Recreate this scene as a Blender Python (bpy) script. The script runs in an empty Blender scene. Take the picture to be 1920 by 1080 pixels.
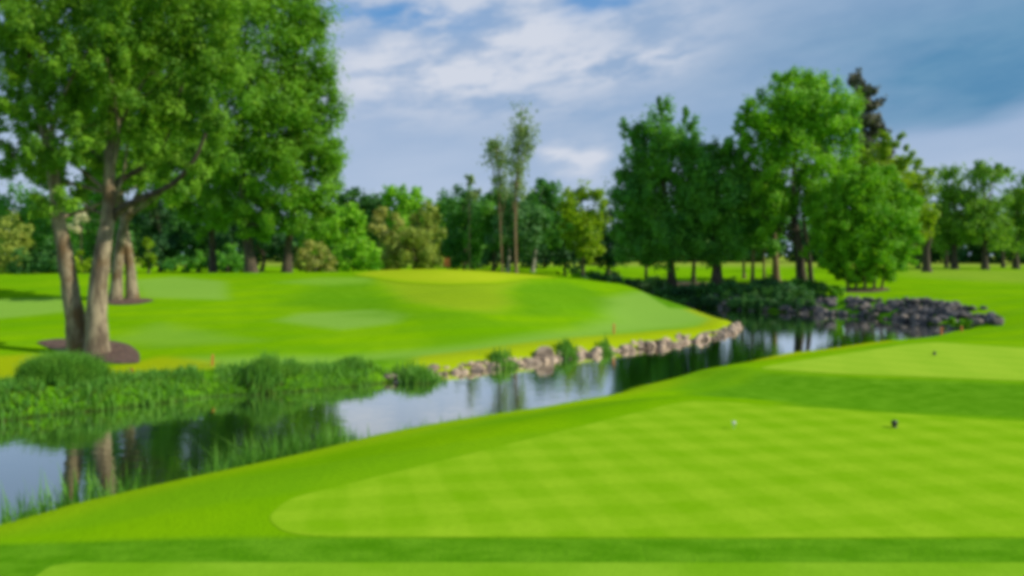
import bpy, math, random
import numpy as np
from mathutils import Vector, noise as mnoise

# ------------------------------------------------------------------ basics
SC = bpy.context.scene
COL = SC.collection
F, CX, CY = 1400.0, 960.0, 540.0
ZC = 2.0
TH = math.atan(62.0 / F)
ZW = -1.3
SUN_AZ = math.radians(99)
SUN_EL = math.radians(34)
rng = np.random.default_rng(7)
random.seed(7)


def ray(px, py):
    u, v = (px - CX) / F, (CY - py) / F
    s, c = math.sin(TH), math.cos(TH)
    return np.array([u, c + v * s, -s + v * c])


def at(px, py, d):
    r = ray(px, py)
    return r * (d / r[1]) + np.array([0, 0, ZC])


def proj(p):
    s, c = math.sin(TH), math.cos(TH)
    X, Y, Z = p[0], p[1], p[2] - ZC
    dp = Y * c - Z * s
    return CX + F * X / dp, CY - F * (Y * s + Z * c) / dp


def onz(px, py, z):
    r = ray(px, py)
    return r * ((z - ZC) / r[2]) + np.array([0, 0, ZC])


def link(o):
    COL.objects.link(o)
    return o


def tag(o, label=None, cat=None, group=None, kind=None):
    if label: o['label'] = label
    if cat: o['category'] = cat
    if group: o['group'] = group
    if kind: o['kind'] = kind
    return o


def empty(name, loc, label=None, cat=None, group=None):
    o = bpy.data.objects.new(name, None)
    o.empty_display_size = 0.2
    o.location = loc
    link(o)
    return tag(o, label, cat, group)


def mesh_np(name, verts, faces, mat, parent=None, smooth=False, attrs=None, origin=None):
    """verts (n,3), faces list of equal-length index arrays (k,m)"""
    verts = np.asarray(verts, dtype=np.float32)
    if origin is not None:
        verts = verts - np.asarray(origin, dtype=np.float32)
    me = bpy.data.meshes.new(name)
    me.vertices.add(len(verts))
    me.vertices.foreach_set('co', verts.ravel())
    if not isinstance(faces, (list, tuple)): faces = [faces]
    idx = np.concatenate([np.asarray(f).ravel() for f in faces]).astype(np.int32)
    cnt = np.concatenate([np.full(len(f), np.asarray(f).shape[1]) for f in faces]).astype(np.int32)
    me.loops.add(len(idx))
    me.loops.foreach_set('vertex_index', idx)
    me.polygons.add(len(cnt))
    st = np.concatenate([[0], np.cumsum(cnt)[:-1]]).astype(np.int32)
    me.polygons.foreach_set('loop_start', st)
    me.polygons.foreach_set('loop_total', cnt)
    me.update(calc_edges=True)
    me.polygons.foreach_set('use_smooth', np.full(len(cnt), smooth, dtype=bool))
    if attrs:
        for k, (dom, typ, data) in attrs.items():
            a = me.attributes.new(k, typ, dom)
            a.data.foreach_set('color' if typ == 'FLOAT_COLOR' else 'value', np.asarray(data, dtype=np.float32).ravel())
    me.materials.append(mat)
    o = bpy.data.objects.new(name, me)
    link(o)
    if parent is not None:
        o.parent = parent
    if origin is not None and parent is None:
        o.location = origin
    return o


# ------------------------------------------------------------------ materials
class NT:
    def __init__(self, m):
        m.use_nodes = True
        self.t = m.node_tree
        self.t.nodes.clear()

    def n(self, typ, **kw):
        nd = self.t.nodes.new(typ)
        for k, v in kw.items():
            if k.startswith('i_'):
                nd.inputs[int(k[2:]) if k[2:].isdigit() else k[2:].replace('_', ' ')].default_value = v
            else:
                setattr(nd, k, v)
        return nd

    def l(self, a, b):
        self.t.links.new(a, b)

    def math(self, op, a, b=None, c=None, clamp=False):
        nd = self.t.nodes.new('ShaderNodeMath')
        nd.operation = op
        nd.use_clamp = clamp
        for i, x in enumerate((a, b, c)):
            if x is None: continue
            if isinstance(x, (int, float)): nd.inputs[i].default_value = x
            else: self.l(x, nd.inputs[i])
        return nd.outputs[0]

    def mix(self, fac, a, b):
        nd = self.t.nodes.new('ShaderNodeMix')
        nd.data_type = 'RGBA'
        for s, x in ((nd.inputs[0], fac), (nd.inputs[6], a), (nd.inputs[7], b)):
            if isinstance(x, (int, float)): s.default_value = x
            elif isinstance(x, (tuple, list)): s.default_value = (*x[:3], 1)
            else: self.l(x, s)
        return nd.outputs[2]

    def noise(self, vec, scale, detail=4, rough=0.55, dim='3D'):
        nd = self.n('ShaderNodeTexNoise')
        nd.inputs['Scale'].default_value = scale
        nd.inputs['Detail'].default_value = detail
        nd.inputs['Roughness'].default_value = rough
        if vec is not None: self.l(vec, nd.inputs['Vector'])
        return nd.outputs['Fac']

    def ss(self, x, a, b):
        nd = self.n('ShaderNodeMapRange', interpolation_type='SMOOTHSTEP')
        self.l(x, nd.inputs[0])
        nd.inputs[1].default_value = a
        nd.inputs[2].default_value = b
        nd.inputs[3].default_value = 0
        nd.inputs[4].default_value = 1
        return nd.outputs[0]

    def scaled(self, vec, s, rot=0.0):
        nd = self.n('ShaderNodeMapping')
        nd.inputs['Scale'].default_value = s
        nd.inputs['Rotation'].default_value = (0, 0, rot)
        self.l(vec, nd.inputs['Vector'])
        return nd.outputs[0]


def leaf_mat(name, dark, light, trans=0.32, warm=None):
    dark = tuple(v * 1.55 for v in dark)
    light = tuple(v * 1.55 for v in light)
    trans += .08
    m = bpy.data.materials.new(name)
    t = NT(m)
    at_ = t.n('ShaderNodeAttribute', attribute_name='tint')
    c = t.mix(at_.outputs['Fac'], dark, light)
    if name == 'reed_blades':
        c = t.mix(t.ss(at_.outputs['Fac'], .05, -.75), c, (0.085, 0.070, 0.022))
    geo = t.n('ShaderNodeNewGeometry')
    nz = t.noise(geo.outputs['Position'], 0.55, 3)
    c2 = t.mix(t.ss(nz, 0.35, 0.7), c, t.mix(0.5, c, warm or light))
    nz2 = t.noise(geo.outputs['Position'], 1.7, 4, .65)
    c2 = t.mix(t.math('MULTIPLY', t.ss(nz2, .5, .72), .55), c2, (min(light[0] * 1.45, .6), light[1] * 1.06, light[2] * .8))
    c2 = t.mix(t.math('MULTIPLY', t.ss(nz2, .48, .28), .5), c2, (dark[0] * .8, dark[1] * .8, dark[2]))
    d = t.n('ShaderNodeBsdfPrincipled')
    d.inputs['Roughness'].default_value = 0.55
    d.inputs['Specular IOR Level'].default_value = 0.25
    t.l(c2, d.inputs['Base Color'])
    tr = t.n('ShaderNodeBsdfTranslucent')
    t.l(t.mix(0.5, c2, (light[0] * 1.3, light[1] * 1.25, light[2] * 0.5)), tr.inputs['Color'])
    mx = t.n('ShaderNodeMixShader')
    mx.inputs[0].default_value = trans
    t.l(d.outputs[0], mx.inputs[1])
    t.l(tr.outputs[0], mx.inputs[2])
    o = t.n('ShaderNodeOutputMaterial')
    t.l(mx.outputs[0], o.inputs[0])
    return m


def bark_mat(name, a, b, scale=5.0, moss=None):
    m = bpy.data.materials.new(name)
    t = NT(m)
    geo = t.n('ShaderNodeNewGeometry')
    v = t.scaled(geo.outputs['Position'], (1, 1, 0.25))
    n1 = t.noise(v, scale, 6, 0.65)
    n2 = t.noise(geo.outputs['Position'], 1.1, 3)
    c = t.mix(t.ss(n1, 0.35, 0.65), a, b)
    if moss:
        c = t.mix(t.ss(n2, 0.5, 0.68), c, moss)
    d = t.n('ShaderNodeBsdfPrincipled')
    d.inputs['Roughness'].default_value = 0.9
    t.l(c, d.inputs['Base Color'])
    bp = t.n('ShaderNodeBump')
    bp.inputs['Strength'].default_value = 0.7
    bp.inputs['Distance'].default_value = 0.05
    t.l(n1, bp.inputs['Height'])
    t.l(bp.outputs[0], d.inputs['Normal'])
    o = t.n('ShaderNodeOutputMaterial')
    t.l(d.outputs[0], o.inputs[0])
    return m


def noise_mat(name, a, b, scale, lo=0.35, hi=0.65, rough=0.85, bump=0.5, dist=0.03, third=None, objrand=0.0):
    m = bpy.data.materials.new(name)
    t = NT(m)
    geo = t.n('ShaderNodeNewGeometry')
    n1 = t.noise(geo.outputs['Position'], scale, 6, 0.6)
    c = t.mix(t.ss(n1, lo, hi), a, b)
    if third:
        c = t.mix(t.ss(t.noise(geo.outputs['Position'], scale * 0.27, 3), 0.5, 0.66), c, third)
    if objrand:
        oi = t.n('ShaderNodeObjectInfo')
        hs = t.n('ShaderNodeHueSaturation')
        t.l(t.math('MULTIPLY_ADD', oi.outputs['Random'], objrand, 1 - objrand * 0.6), hs.inputs['Value'])
        t.l(c, hs.inputs['Color'])
        c = hs.outputs[0]
    d = t.n('ShaderNodeBsdfPrincipled')
    d.inputs['Roughness'].default_value = rough
    t.l(c, d.inputs['Base Color'])
    if bump:
        bp = t.n('ShaderNodeBump')
        bp.inputs['Strength'].default_value = bump
        bp.inputs['Distance'].default_value = dist
        t.l(n1, bp.inputs['Height'])
        t.l(bp.outputs[0], d.inputs['Normal'])
    o = t.n('ShaderNodeOutputMaterial')
    t.l(d.outputs[0], o.inputs[0])
    return m


L = {
    'poplar': leaf_mat('poplar_leaves', (0.036, 0.122, 0.012), (0.152, 0.308, 0.016)),
    'tall': leaf_mat('tall_poplar_leaves', (0.036, 0.128, 0.011), (0.142, 0.312, 0.014)),
    'park': leaf_mat('park_leaves', (0.048, 0.150, 0.016), (0.150, 0.290, 0.022)),
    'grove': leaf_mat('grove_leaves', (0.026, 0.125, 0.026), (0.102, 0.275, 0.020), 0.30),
    'grove2': leaf_mat('darker_grove_leaves', (0.022, 0.108, 0.028), (0.072, 0.220, 0.022), 0.30),
    'bright': leaf_mat('bright_leaves', (0.050, 0.190, 0.010), (0.185, 0.395, 0.012)),
    'round': leaf_mat('round_tree_leaves', (0.048, 0.195, 0.006), (0.155, 0.350, 0.008)),
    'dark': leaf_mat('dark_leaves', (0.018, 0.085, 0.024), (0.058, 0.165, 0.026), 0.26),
    'deep': leaf_mat('deep_shade_leaves', (0.011, 0.055, 0.020), (0.030, 0.095, 0.025), 0.2),  # the wood's deep shade is put into this leaf colour
    'blue': leaf_mat('blue_green_leaves', (0.030, 0.105, 0.035), (0.075, 0.190, 0.050), 0.25),
    'lime': leaf_mat('lime_leaves', (0.085, 0.190, 0.006), (0.210, 0.320, 0.010), 0.35),
    'olive': leaf_mat('olive_leaves', (0.105, 0.160, 0.022), (0.240, 0.300, 0.050), 0.3),
    'tan': leaf_mat('tan_leaves', (0.165, 0.185, 0.042), (0.300, 0.320, 0.080), 0.25),
    'cream': leaf_mat('cream_blossom', (0.300, 0.300, 0.170), (0.500, 0.480, 0.330), 0.2),
    'purple': leaf_mat('copper_leaves', (0.035, 0.014, 0.024), (0.070, 0.028, 0.040), 0.15),
    'conifer': leaf_mat('conifer_needles', (0.046, 0.054, 0.038), (0.110, 0.112, 0.066), 0.1),
    'reed': leaf_mat('reed_blades', (0.036, 0.140, 0.016), (0.115, 0.275, 0.030), 0.3),
    'sparse': leaf_mat('sparse_leaves', (0.100, 0.165, 0.060), (0.200, 0.290, 0.105), 0.3),
}
BK = {
    'grey': bark_mat('poplar_bark', (0.095, 0.070, 0.045), (0.34, 0.285, 0.185), 5, (0.14, 0.085, 0.035)),
    'dark': bark_mat('dark_bark', (0.035, 0.028, 0.020), (0.10, 0.075, 0.045), 6),
    'brown': bark_mat('brown_bark', (0.13, 0.080, 0.040), (0.30, 0.20, 0.11), 6),
    'pale': bark_mat('pale_bark', (0.22, 0.21, 0.17), (0.45, 0.43, 0.36), 4),
}

# ------------------------------------------------------------------ terrain
SHORE = []
for p in ((-150, 800), (0, 790), (100, 778), (200, 769), (330, 753), (400, 744), (560, 735), (700, 722), (830, 702),
          (950, 688), (1060, 672), (1150, 660), (1250, 648), (1330, 635), (1370, 626), (1386, 613)):
    SHORE.append(tuple(onz(p[0], p[1], ZW)[:2]))
SHORE = [(-60, 14.5), (-26, 14.9)] + SHORE
SHORE += [(10.2, 35), (9.9, 39), (9.2, 43), (8.4, 48), (7.0, 56), (5.6, 65), (5, 74), (5.5, 83), (6.8, 86),
          (8.2, 84), (8.0, 75), (8.7, 65), (9.9, 56), (11.0, 50)]
for p in ((1340, 578), (1400, 582), (1500, 587), (1560, 590), (1620, 594), (1700, 603), (1780, 612), (1815, 619)):
    SHORE.append(tuple(onz(p[0], p[1], ZW)[:2]))
EDGE = [(1850, 614, -1.05), (1780, 627, -.9), (1720, 635, -.85), (1600, 650, -.7), (1500, 661, -.6), (1440, 679, -.5),
        (1350, 696, -.45), (1250, 724, -.4), (1180, 741, -.30), (1060, 765, -.22), (900, 790, -.18), (760, 816, -.16),
        (640, 850, -.18), (400, 905, -.12), (200, 955, -.08), (0, 1014, -.05)]
EW = [onz(*e) for e in EDGE]
EW += [np.array([-4.9, 4.2, -.05]), np.array([-9, 1.5, -.1]), np.array([-20, -1, -.2]), np.array([-60, -4, -.2])]
ES = []
for i, p in enumerate(EW):
    a, b = EW[max(i - 1, 0)], EW[min(i + 1, len(EW) - 1)]
    t = b - a
    n = np.array([t[1], -t[0]])          # travelling left/near; water lies to the right of travel
    n = n / np.linalg.norm(n)
    if n[1] < 0: n = -n
    w = 0.55 + (p[2] - ZW) * 0.75
    ES.append((p[0] + n[0] * w, p[1] + n[1] * w))
SHORE += ES[1:]
SHORE = np.array(SHORE)


def polydist(x, y, poly):
    """signed distance, positive outside"""
    x = np.asarray(x, float); y = np.asarray(y, float)
    d = np.full(x.shape, 1e9)
    ins = np.zeros(x.shape, bool)
    n = len(poly)
    for i in range(n):
        ax, ay = poly[i]; bx, by = poly[(i + 1) % n]
        ex, ey = bx - ax, by - ay
        q = np.clip(((x - ax) * ex + (y - ay) * ey) / (ex * ex + ey * ey + 1e-12), 0, 1)
        d = np.minimum(d, np.hypot(x - ax - q * ex, y - ay - q * ey))
        c = ((ay > y) != (by > y)) & (x < (bx - ax) * (y - ay) / ((by - ay) if by != ay else 1e-12) + ax)
        ins ^= c
    return np.where(ins, -d, d)


def smooth(t):
    t = np.clip(t, 0, 1)
    return t * t * (3 - 2 * t)


CP = [tuple(p) for p in EW]
for c in ((1700, 757, -.46), (1400, 735, -.40), (1850, 690, -.3), (1900, 620, -.75), (1900, 575, -.45), (1900, 530, -.1),
          (1600, 546, -.2), (1700, 548, -.2), (1820, 562, -.35), (1400, 541, -.15), (1255, 536, -.15), (1500, 520, .0), (1700, 520, .0),
          (1900, 503, 0.0), (1500, 505, .05), (1150, 519, .0),
          (0, 690, -.85), (165, 665, -.8), (450, 692, -.9), (650, 690, -.95), (850, 673, -.92), (1000, 642, -.9), (1200, 625, -.92),
          (1340, 605, -.95), (850, 600, -.4), (850, 560, .1), (850, 530, .6), (850, 511, 1.0), (700, 512, .95),
          (700, 560, .05), (1060, 523, .45), (960, 513, .85), (1150, 560, -.4), (1150, 600, -.8), (1250, 575, -.7), (1000, 570, -.1),
          (230, 569, .0), (230, 517, .9), (0, 521, .8), (0, 600, -.3), (0, 650, -.65),
          (500, 516, .85), (500, 560, .1), (500, 620, -.55), (400, 540, .45), (-200, 522, .8), (-200, 620, -.5)):
    CP.append(tuple(onz(*c)))
CP += [(-3, 52, .9), (-3, 62, .5), (-12, 56, .6), (-25, 55, .5), (3, 60, .3), (-45, 40, .6), (-45, 55, .4), (-45, 20, -.7), (0, 75, .2), (-30, 75, .3),
       (20, 75, .1), (40, 75, .05), (60, 50, 0), (60, 20, -.4), (40, 8, -.3), (25, 20, -.55), (15, 3, 0), (30, -10, 0), (0, -12, 0), (-20, -12, 0),
       (0, 105, .25), (50, 110, 0), (-50, 110, .2), (0, 160, .1), (90, 110, 0), (-90, 110, .1), (100, 40, 0), (-100, 30, 0), (100, -20, 0), (-100, -30, 0)]
CP = np.array(CP)


def tps_fit(P):
    n = len(P)
    r = np.hypot(P[:, None, 0] - P[None, :, 0], P[:, None, 1] - P[None, :, 1])
    K = np.where(r > 0, r * r * np.log(r + 1e-12), 0) + np.eye(n) * 0.6
    Q = np.c_[np.ones(n), P[:, :2]]
    A = np.block([[K, Q], [Q.T, np.zeros((3, 3))]])
    return np.linalg.solve(A, np.r_[P[:, 2], 0, 0, 0])


TW = tps_fit(CP)


def tps(x, y):
    out = np.full(x.shape, TW[-3]) + TW[-2] * x + TW[-1] * y
    for i in range(len(CP)):
        r2 = (x - CP[i, 0]) ** 2 + (y - CP[i, 1]) ** 2
        out += TW[i] * 0.5 * r2 * np.log(r2 + 1e-12)
    return out


TEE = np.array([onz(500, 972, 0)[:2], onz(540, 935, 0)[:2], onz(1270, 755, 0)[:2], onz(1310, 751, 0)[:2], onz(1920, 791, 0)[:2],
                (9.4, 8.0), (9.6, 5.25), onz(1500, 1009, 0)[:2], onz(600, 1007, 0)[:2], onz(530, 998, 0)[:2]])
Z0 = 0.12
TEE0 = np.array([onz(95, 1062, Z0)[:2], onz(140, 1056, Z0)[:2], onz(1920, 1056, Z0)[:2], (9.5, 4.6), (9.5, -6), (-2.4, -6)])
Z2 = -0.3
TEE2 = np.array([onz(1420, 691, Z2)[:2], onz(1470, 681, Z2)[:2], onz(1700, 646, Z2)[:2], onz(1760, 642, Z2)[:2], onz(1920, 653, Z2)[:2], (19.5, 17.6),
                 (17.5, 12.6), onz(1920, 714, Z2)[:2], onz(1560, 700, Z2)[:2]])


def h(x, y, raw=False):
    x = np.atleast_1d(np.asarray(x, float)); y = np.atleast_1d(np.asarray(y, float))
    b = tps(x, y)
    far = smooth((np.hypot(x, y - 30) - 85) / 40)
    b = b * (1 - far)
    b = np.clip(b, -1.15, 1.15)
    b += 0.06 * np.sin(x * 0.5 + 1.3 * np.sin(y * 0.21)) * np.sin(y * 0.42 + x * 0.11) * smooth((y - 12) / 10) * (1 - far)
    for P, z, m0, m1 in ((TEE, 0.0, .22, 1.5), (TEE0, Z0, .02, .14), (TEE2, Z2, .15, 1.3)):
        k = 1 - smooth((polydist(x, y, P) - m0) / m1)
        b = b * (1 - k) + z * k
    sd = polydist(x, y, SHORE)
    w = np.where((y > 33.5) & (x > 11), 2.6, np.where(y > 13.5, 0.9, 1.1)) + 0.0 * x
    t = np.clip(sd / w, 0, 1)
    s = 1 - (1 - t) ** 2
    out = ZW + (b - ZW) * s
    out = np.where(sd < 0, ZW - np.minimum(0.9, -sd * 0.8), out)
    return out


def hz(x, y):
    return float(h(x, y)[0])


def hit(px, py, dmax=150):
    r = ray(px, py)
    d = np.linspace(3, dmax, 3000)
    X, Y, Z = r[0] / r[1] * d, d, ZC + r[2] / r[1] * d
    g = h(X, Y)
    i = np.argmax(Z < g)
    if not (Z < g).any(): i = len(d) - 1
    return np.array([X[i], Y[i], g[i]])


def axis(segs):
    out = []
    for a, b, s0, s1 in segs:
        n = max(2, int(abs(b - a) / (0.5 * (s0 + s1))))
        t = np.linspace(0, 1, n, endpoint=False)
        # spacing goes from s0 to s1
        k = (s1 - s0) / (s0 + s1)
        out.append(a + (b - a) * (t * (1 - k) + k * t * t))
    out.append(np.array([segs[-1][1]]))
    return np.concatenate(out)


xs = axis([(-1500, -140, 200, 12), (-140, -30, 12, .5), (-30, -6, .5, .16), (-6, 12, .14, .14), (12, 30, .14, .3), (30, 140, .4, 12), (140, 1500, 12, 200)])
ys = axis([(-300, -10, 60, 3), (-10, 3.5, 2, .12), (3.5, 6.2, .045, .06), (6.2, 20, .09, .14), (20, 52, .15, .3), (52, 100, .4, 1), (100, 200, 2, 10), (200, 2500, 20, 300)])
GX, GY = np.meshgrid(xs, ys)
gx, gy = GX.ravel(), GY.ravel()
gz = h(gx, gy)
nx, ny = len(xs), len(ys)
ii = np.arange(nx * ny).reshape(ny, nx)
gf = np.stack([ii[:-1, :-1], ii[:-1, 1:], ii[1:, 1:], ii[1:, :-1]], -1).reshape(-1, 4)

# kinds of turf (pale first cut, yellow dry edge, long dark rough plus painted mound shading, straw field)
pale = np.zeros(len(gx)); yel = np.zeros(len(gx)); rough = np.zeros(len(gx)); straw = np.zeros(len(gx))
sdw = polydist(gx, gy, SHORE)


def zone(px_poly, soft, amount=1.0):
    P = np.array([hit(*p)[:2] for p in px_poly])
    return amount * (1 - smooth((polydist(gx, gy, P) + soft * 0.5) / soft))


for poly, soft, am in ((((520, 602), (560, 588), (700, 580), (760, 590), (740, 606), (640, 618)), 1.0, .9),
                       (((250, 700), (350, 672), (640, 668), (900, 645), (1150, 610), (1340, 590), (1352, 603), (1200, 622), (1000, 645), (850, 668), (640, 684)), 1.6, .75),
                       (((1120, 560), (1190, 548), (1290, 575), (1345, 598), (1200, 622), (1060, 628), (1140, 600)), 1.8, .9),
                       (((245, 526), (330, 519), (420, 528), (426, 562), (270, 558)), .7, .85),
                       (((-50, 562), (120, 558), (160, 580), (-50, 602)), .8, .85),
                       (((700, 520), (600, 520), (520, 530), (620, 536), (700, 532)), 1.2, .5),
                       (((300, 606), (480, 640), (300, 650), (200, 640)), 1.5, .45)):
    pale = np.maximum(pale, zone(poly, soft, am))
yel = np.maximum(yel, zone(((-80, 712), (-60, 672), (60, 664), (200, 690), (300, 668), (400, 678), (420, 700), (200, 706)), .9, .9))
strip = (1 - smooth((sdw - 1.0) / 0.6)) * smooth((gx + 3.2) / .8) * (gy > 17) * (gx < 12) * (gy < 40)
yel = np.maximum(yel, strip * 0.8)
near_edge = (1 - smooth((sdw - 1.1) / 0.5)) * (gy < 32)
yel = np.maximum(yel, near_edge * 0.35 * (1 - smooth((gy - 14) / 3)))
d0 = polydist(gx, gy, TEE0); d1 = polydist(gx, gy, TEE); d2 = polydist(gx, gy, TEE2)
betw = zone(((1290, 738), (1420, 700), (1560, 704), (2000, 722), (2000, 792), (1700, 778), (1500, 764)), .7, 1.0)
apron = zone(((712, 526), (735, 545), (770, 566), (850, 580), (925, 586), (962, 570), (945, 548), (985, 526)), 1.6, 1.0)
yel = np.maximum(yel, apron * .50); pale = np.maximum(pale, apron * .30)
rough = np.maximum(rough, (1 - apron) * zone(((590, 535), (700, 528), (760, 585), (640, 580), (520, 575)), 1.9, .72))  # darker mound patches: mown grass tone plus slope shading put into the colour
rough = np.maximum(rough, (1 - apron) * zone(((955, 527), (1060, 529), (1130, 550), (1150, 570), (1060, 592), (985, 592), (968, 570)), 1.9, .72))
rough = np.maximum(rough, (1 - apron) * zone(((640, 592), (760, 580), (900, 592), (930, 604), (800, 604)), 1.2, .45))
rough = np.maximum(rough, betw)
rough = np.maximum(rough, (gy > 4.4) * (gy < 5.25) * smooth((gx + 5.4) / .6) * (1 - smooth((gy - 5.16) / .1)) * 1.0)
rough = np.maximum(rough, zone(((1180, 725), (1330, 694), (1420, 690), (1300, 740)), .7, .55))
rough = np.maximum(rough, smooth((2.8 - sdw) / 1.2) * (gy > 38) * (gx > 8))
rough = np.maximum(rough, smooth((2.0 - sdw) / .9) * smooth((-2.4 - gx) / 1.6) * (gy > 12))
straw = np.maximum(straw, smooth((gy - 95) / 60) * .65)
straw = np.maximum(straw, zone(((1640, 503), (2000, 508), (2000, 535), (1720, 520)), 6, .35))
# leaf litter at the foot of the grove
litter = np.zeros(len(gx))

gm = bpy.data.materials.new('turf')
t = NT(gm)
geo = t.n('ShaderNodeNewGeometry')
pos = geo.outputs['Position']
za = t.n('ShaderNodeAttribute', attribute_name='turf_kind')
sep = t.n('ShaderNodeSeparateColor')
t.l(za.outputs['Color'], sep.inputs[0])
big = t.noise(pos, 0.22, 3)
fine = t.noise(pos, 9, 5, 0.7)
mid = t.noise(t.scaled(pos, (1, .45, 1), .3), 1.6, 4)
c = t.mix(t.ss(big, .3, .7), (0.150, 0.365, 0.0020), (0.225, 0.440, 0.0025))
c = t.mix(t.math('MULTIPLY', t.ss(mid, .35, .75), .35), c, (0.115, 0.320, 0.0020))
wv = t.n('ShaderNodeTexWave', wave_type='BANDS', bands_direction='X', wave_profile='SIN')
wv.inputs['Scale'].default_value = 0.16
wv.inputs['Distortion'].default_value = 1.4
wv.inputs['Detail'].default_value = 1
wv.inputs['Detail Scale'].default_value = .3
t.l(t.scaled(pos, (1, 1, 1), math.radians(64)), wv.inputs['Vector'])
c = t.mix(t.math('MULTIPLY', t.ss(wv.outputs['Fac'], .3, .7), .22), c, (0.12, 0.30, 0.012))
c = t.mix(sep.outputs[0], c, (0.225, 0.420, 0.058))
c = t.mix(sep.outputs[1], c, (0.330, 0.410, 0.0055))
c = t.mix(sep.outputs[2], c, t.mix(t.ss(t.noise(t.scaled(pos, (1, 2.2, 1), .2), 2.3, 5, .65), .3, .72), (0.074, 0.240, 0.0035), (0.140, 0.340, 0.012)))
c = t.mix(za.outputs['Alpha'], c, (0.300, 0.330, 0.060))
c = t.mix(t.math('MULTIPLY', t.ss(fine, .35, .75), .28), c, t.mix(.5, c, (0.06, 0.20, 0.004)))
# below the waterline the bed is mud
sx = t.n('ShaderNodeSeparateXYZ')
t.l(pos, sx.inputs[0])
mud = t.ss(t.math('MULTIPLY', sx.outputs[2], -1), 1.2, 1.32)
c = t.mix(mud, c, (0.035, 0.035, 0.015))
d = t.n('ShaderNodeBsdfPrincipled')
d.inputs['Roughness'].default_value = .85
d.inputs['Specular IOR Level'].default_value = .0
t.l(c, d.inputs['Base Color'])
bp = t.n('ShaderNodeBump')
bp.inputs['Strength'].default_value = .5
bp.inputs['Distance'].default_value = .03
t.l(t.noise(pos, 22, 4, .7), bp.inputs['Height'])
t.l(bp.outputs[0], d.inputs['Normal'])
o = t.n('ShaderNodeOutputMaterial')
t.l(d.outputs[0], o.inputs[0])
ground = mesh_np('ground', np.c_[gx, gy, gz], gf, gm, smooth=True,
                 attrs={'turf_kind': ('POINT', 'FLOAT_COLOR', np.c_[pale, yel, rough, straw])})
tag(ground, 'sunlit green turf of the golf course with gentle mounds', 'ground', kind='structure')


# tee lawns and the putting green: close-mown sheets a few mm above the turf
def lawn_mat(name, a, b, s1, r1, s2, r2, amt, warp=0.4, fringe=None):
    m = bpy.data.materials.new(name)
    t = NT(m)
    geo = t.n('ShaderNodeNewGeometry')
    pos = geo.outputs['Position']

    def stripes(s, r):
        w = t.n('ShaderNodeTexWave', wave_type='BANDS', bands_direction='X', wave_profile='SIN')
        w.inputs['Scale'].default_value = s
        w.inputs['Distortion'].default_value = warp
        w.inputs['Detail'].default_value = 2
        w.inputs['Detail Scale'].default_value = 1.2
        t.l(t.scaled(pos, (1, 1, 1), math.radians(r)), w.inputs['Vector'])
        return t.ss(w.outputs['Fac'], .25, .75)
    k = t.math('MULTIPLY', t.math('ADD', stripes(s1, r1), stripes(s2, r2)), .5)
    k = t.math('MULTIPLY_ADD', t.math('SUBTRACT', k, .5), amt, .5)
    k = t.math('ADD', k, t.math('MULTIPLY', t.math('SUBTRACT', t.noise(pos, 1.3, 5, .65), .5), .9), clamp=True)
    c = t.mix(k, a, b)
    c = t.mix(t.math('MULTIPLY', t.ss(t.noise(pos, 14, 4, .7), .4, .8), .25), c, tuple(v * .6 for v in a))
    if fringe:
        fa = t.n('ShaderNodeAttribute', attribute_name='fringe')
        c = t.mix(fa.outputs['Fac'], c, fringe)
    d = t.n('ShaderNodeBsdfPrincipled')
    d.inputs['Roughness'].default_value = .8
    d.inputs['Specular IOR Level'].default_value = .0
    t.l(c, d.inputs['Base Color'])
    bp = t.n('ShaderNodeBump')
    bp.inputs['Strength'].default_value = .35
    bp.inputs['Distance'].default_value = .015
    t.l(t.noise(pos, 40, 3, .7), bp.inputs['Height'])
    t.l(bp.outputs[0], d.inputs['Normal'])
    o = t.n('ShaderNodeOutputMaterial')
    t.l(d.outputs[0], o.inputs[0])
    return m


def roundpoly(P, r=.25, k=5):
    out = []
    n = len(P)
    for i in range(n):
        a, p, b = P[i - 1], P[i], P[(i + 1) % n]
        da, db = a - p, b - p
        la, lb = np.linalg.norm(da), np.linalg.norm(db)
        q = min(r, la * .4, lb * .4)
        s, e = p + da / la * q, p + db / lb * q
        for j in range(k + 1):
            u = j / k
            out.append((1 - u) ** 2 * s + 2 * u * (1 - u) * p + u * u * e)
    return np.array(out)


def sheet(name, P, z, mat):
    P = roundpoly(np.asarray(P, float))
    v = np.c_[P, np.full(len(P), z)]
    return mesh_np(name, v, np.arange(len(P))[None, ::1], mat)


def fan_sheet(name, P, off, mat, rings=14, dome=0.0, seg=90):
    """sheet that follows the terrain inside polygon P (star-shaped about its centre)"""
    P = roundpoly(np.asarray(P, float), 2.5, 6)
    c = P.mean(0)
    v = [(c[0], c[1], hz(*c) + off + dome)]
    n = len(P)
    rr = (np.arange(1, rings + 1) / rings)
    for q in rr:
        X = c + (P - c) * q
        Z = h(X[:, 0], X[:, 1]) + off + dome * (1 - q * q)
        v += [(X[i, 0], X[i, 1], Z[i]) for i in range(n)]
    tri = np.array([(0, 1 + i, 1 + (i + 1) % n) for i in range(n)])
    q4 = np.array([(1 + a * n + i, 1 + (a + 1) * n + i, 1 + (a + 1) * n + (i + 1) % n, 1 + a * n + (i + 1) % n) for a in range(rings - 1) for i in range(n)])
    fr_ = np.r_[0, np.repeat(smooth((rr - .80) / .2), n)]
    return mesh_np(name, np.array(v), [tri, q4], mat, smooth=True, attrs={'fringe': ('POINT', 'FLOAT', fr_)})


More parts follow.
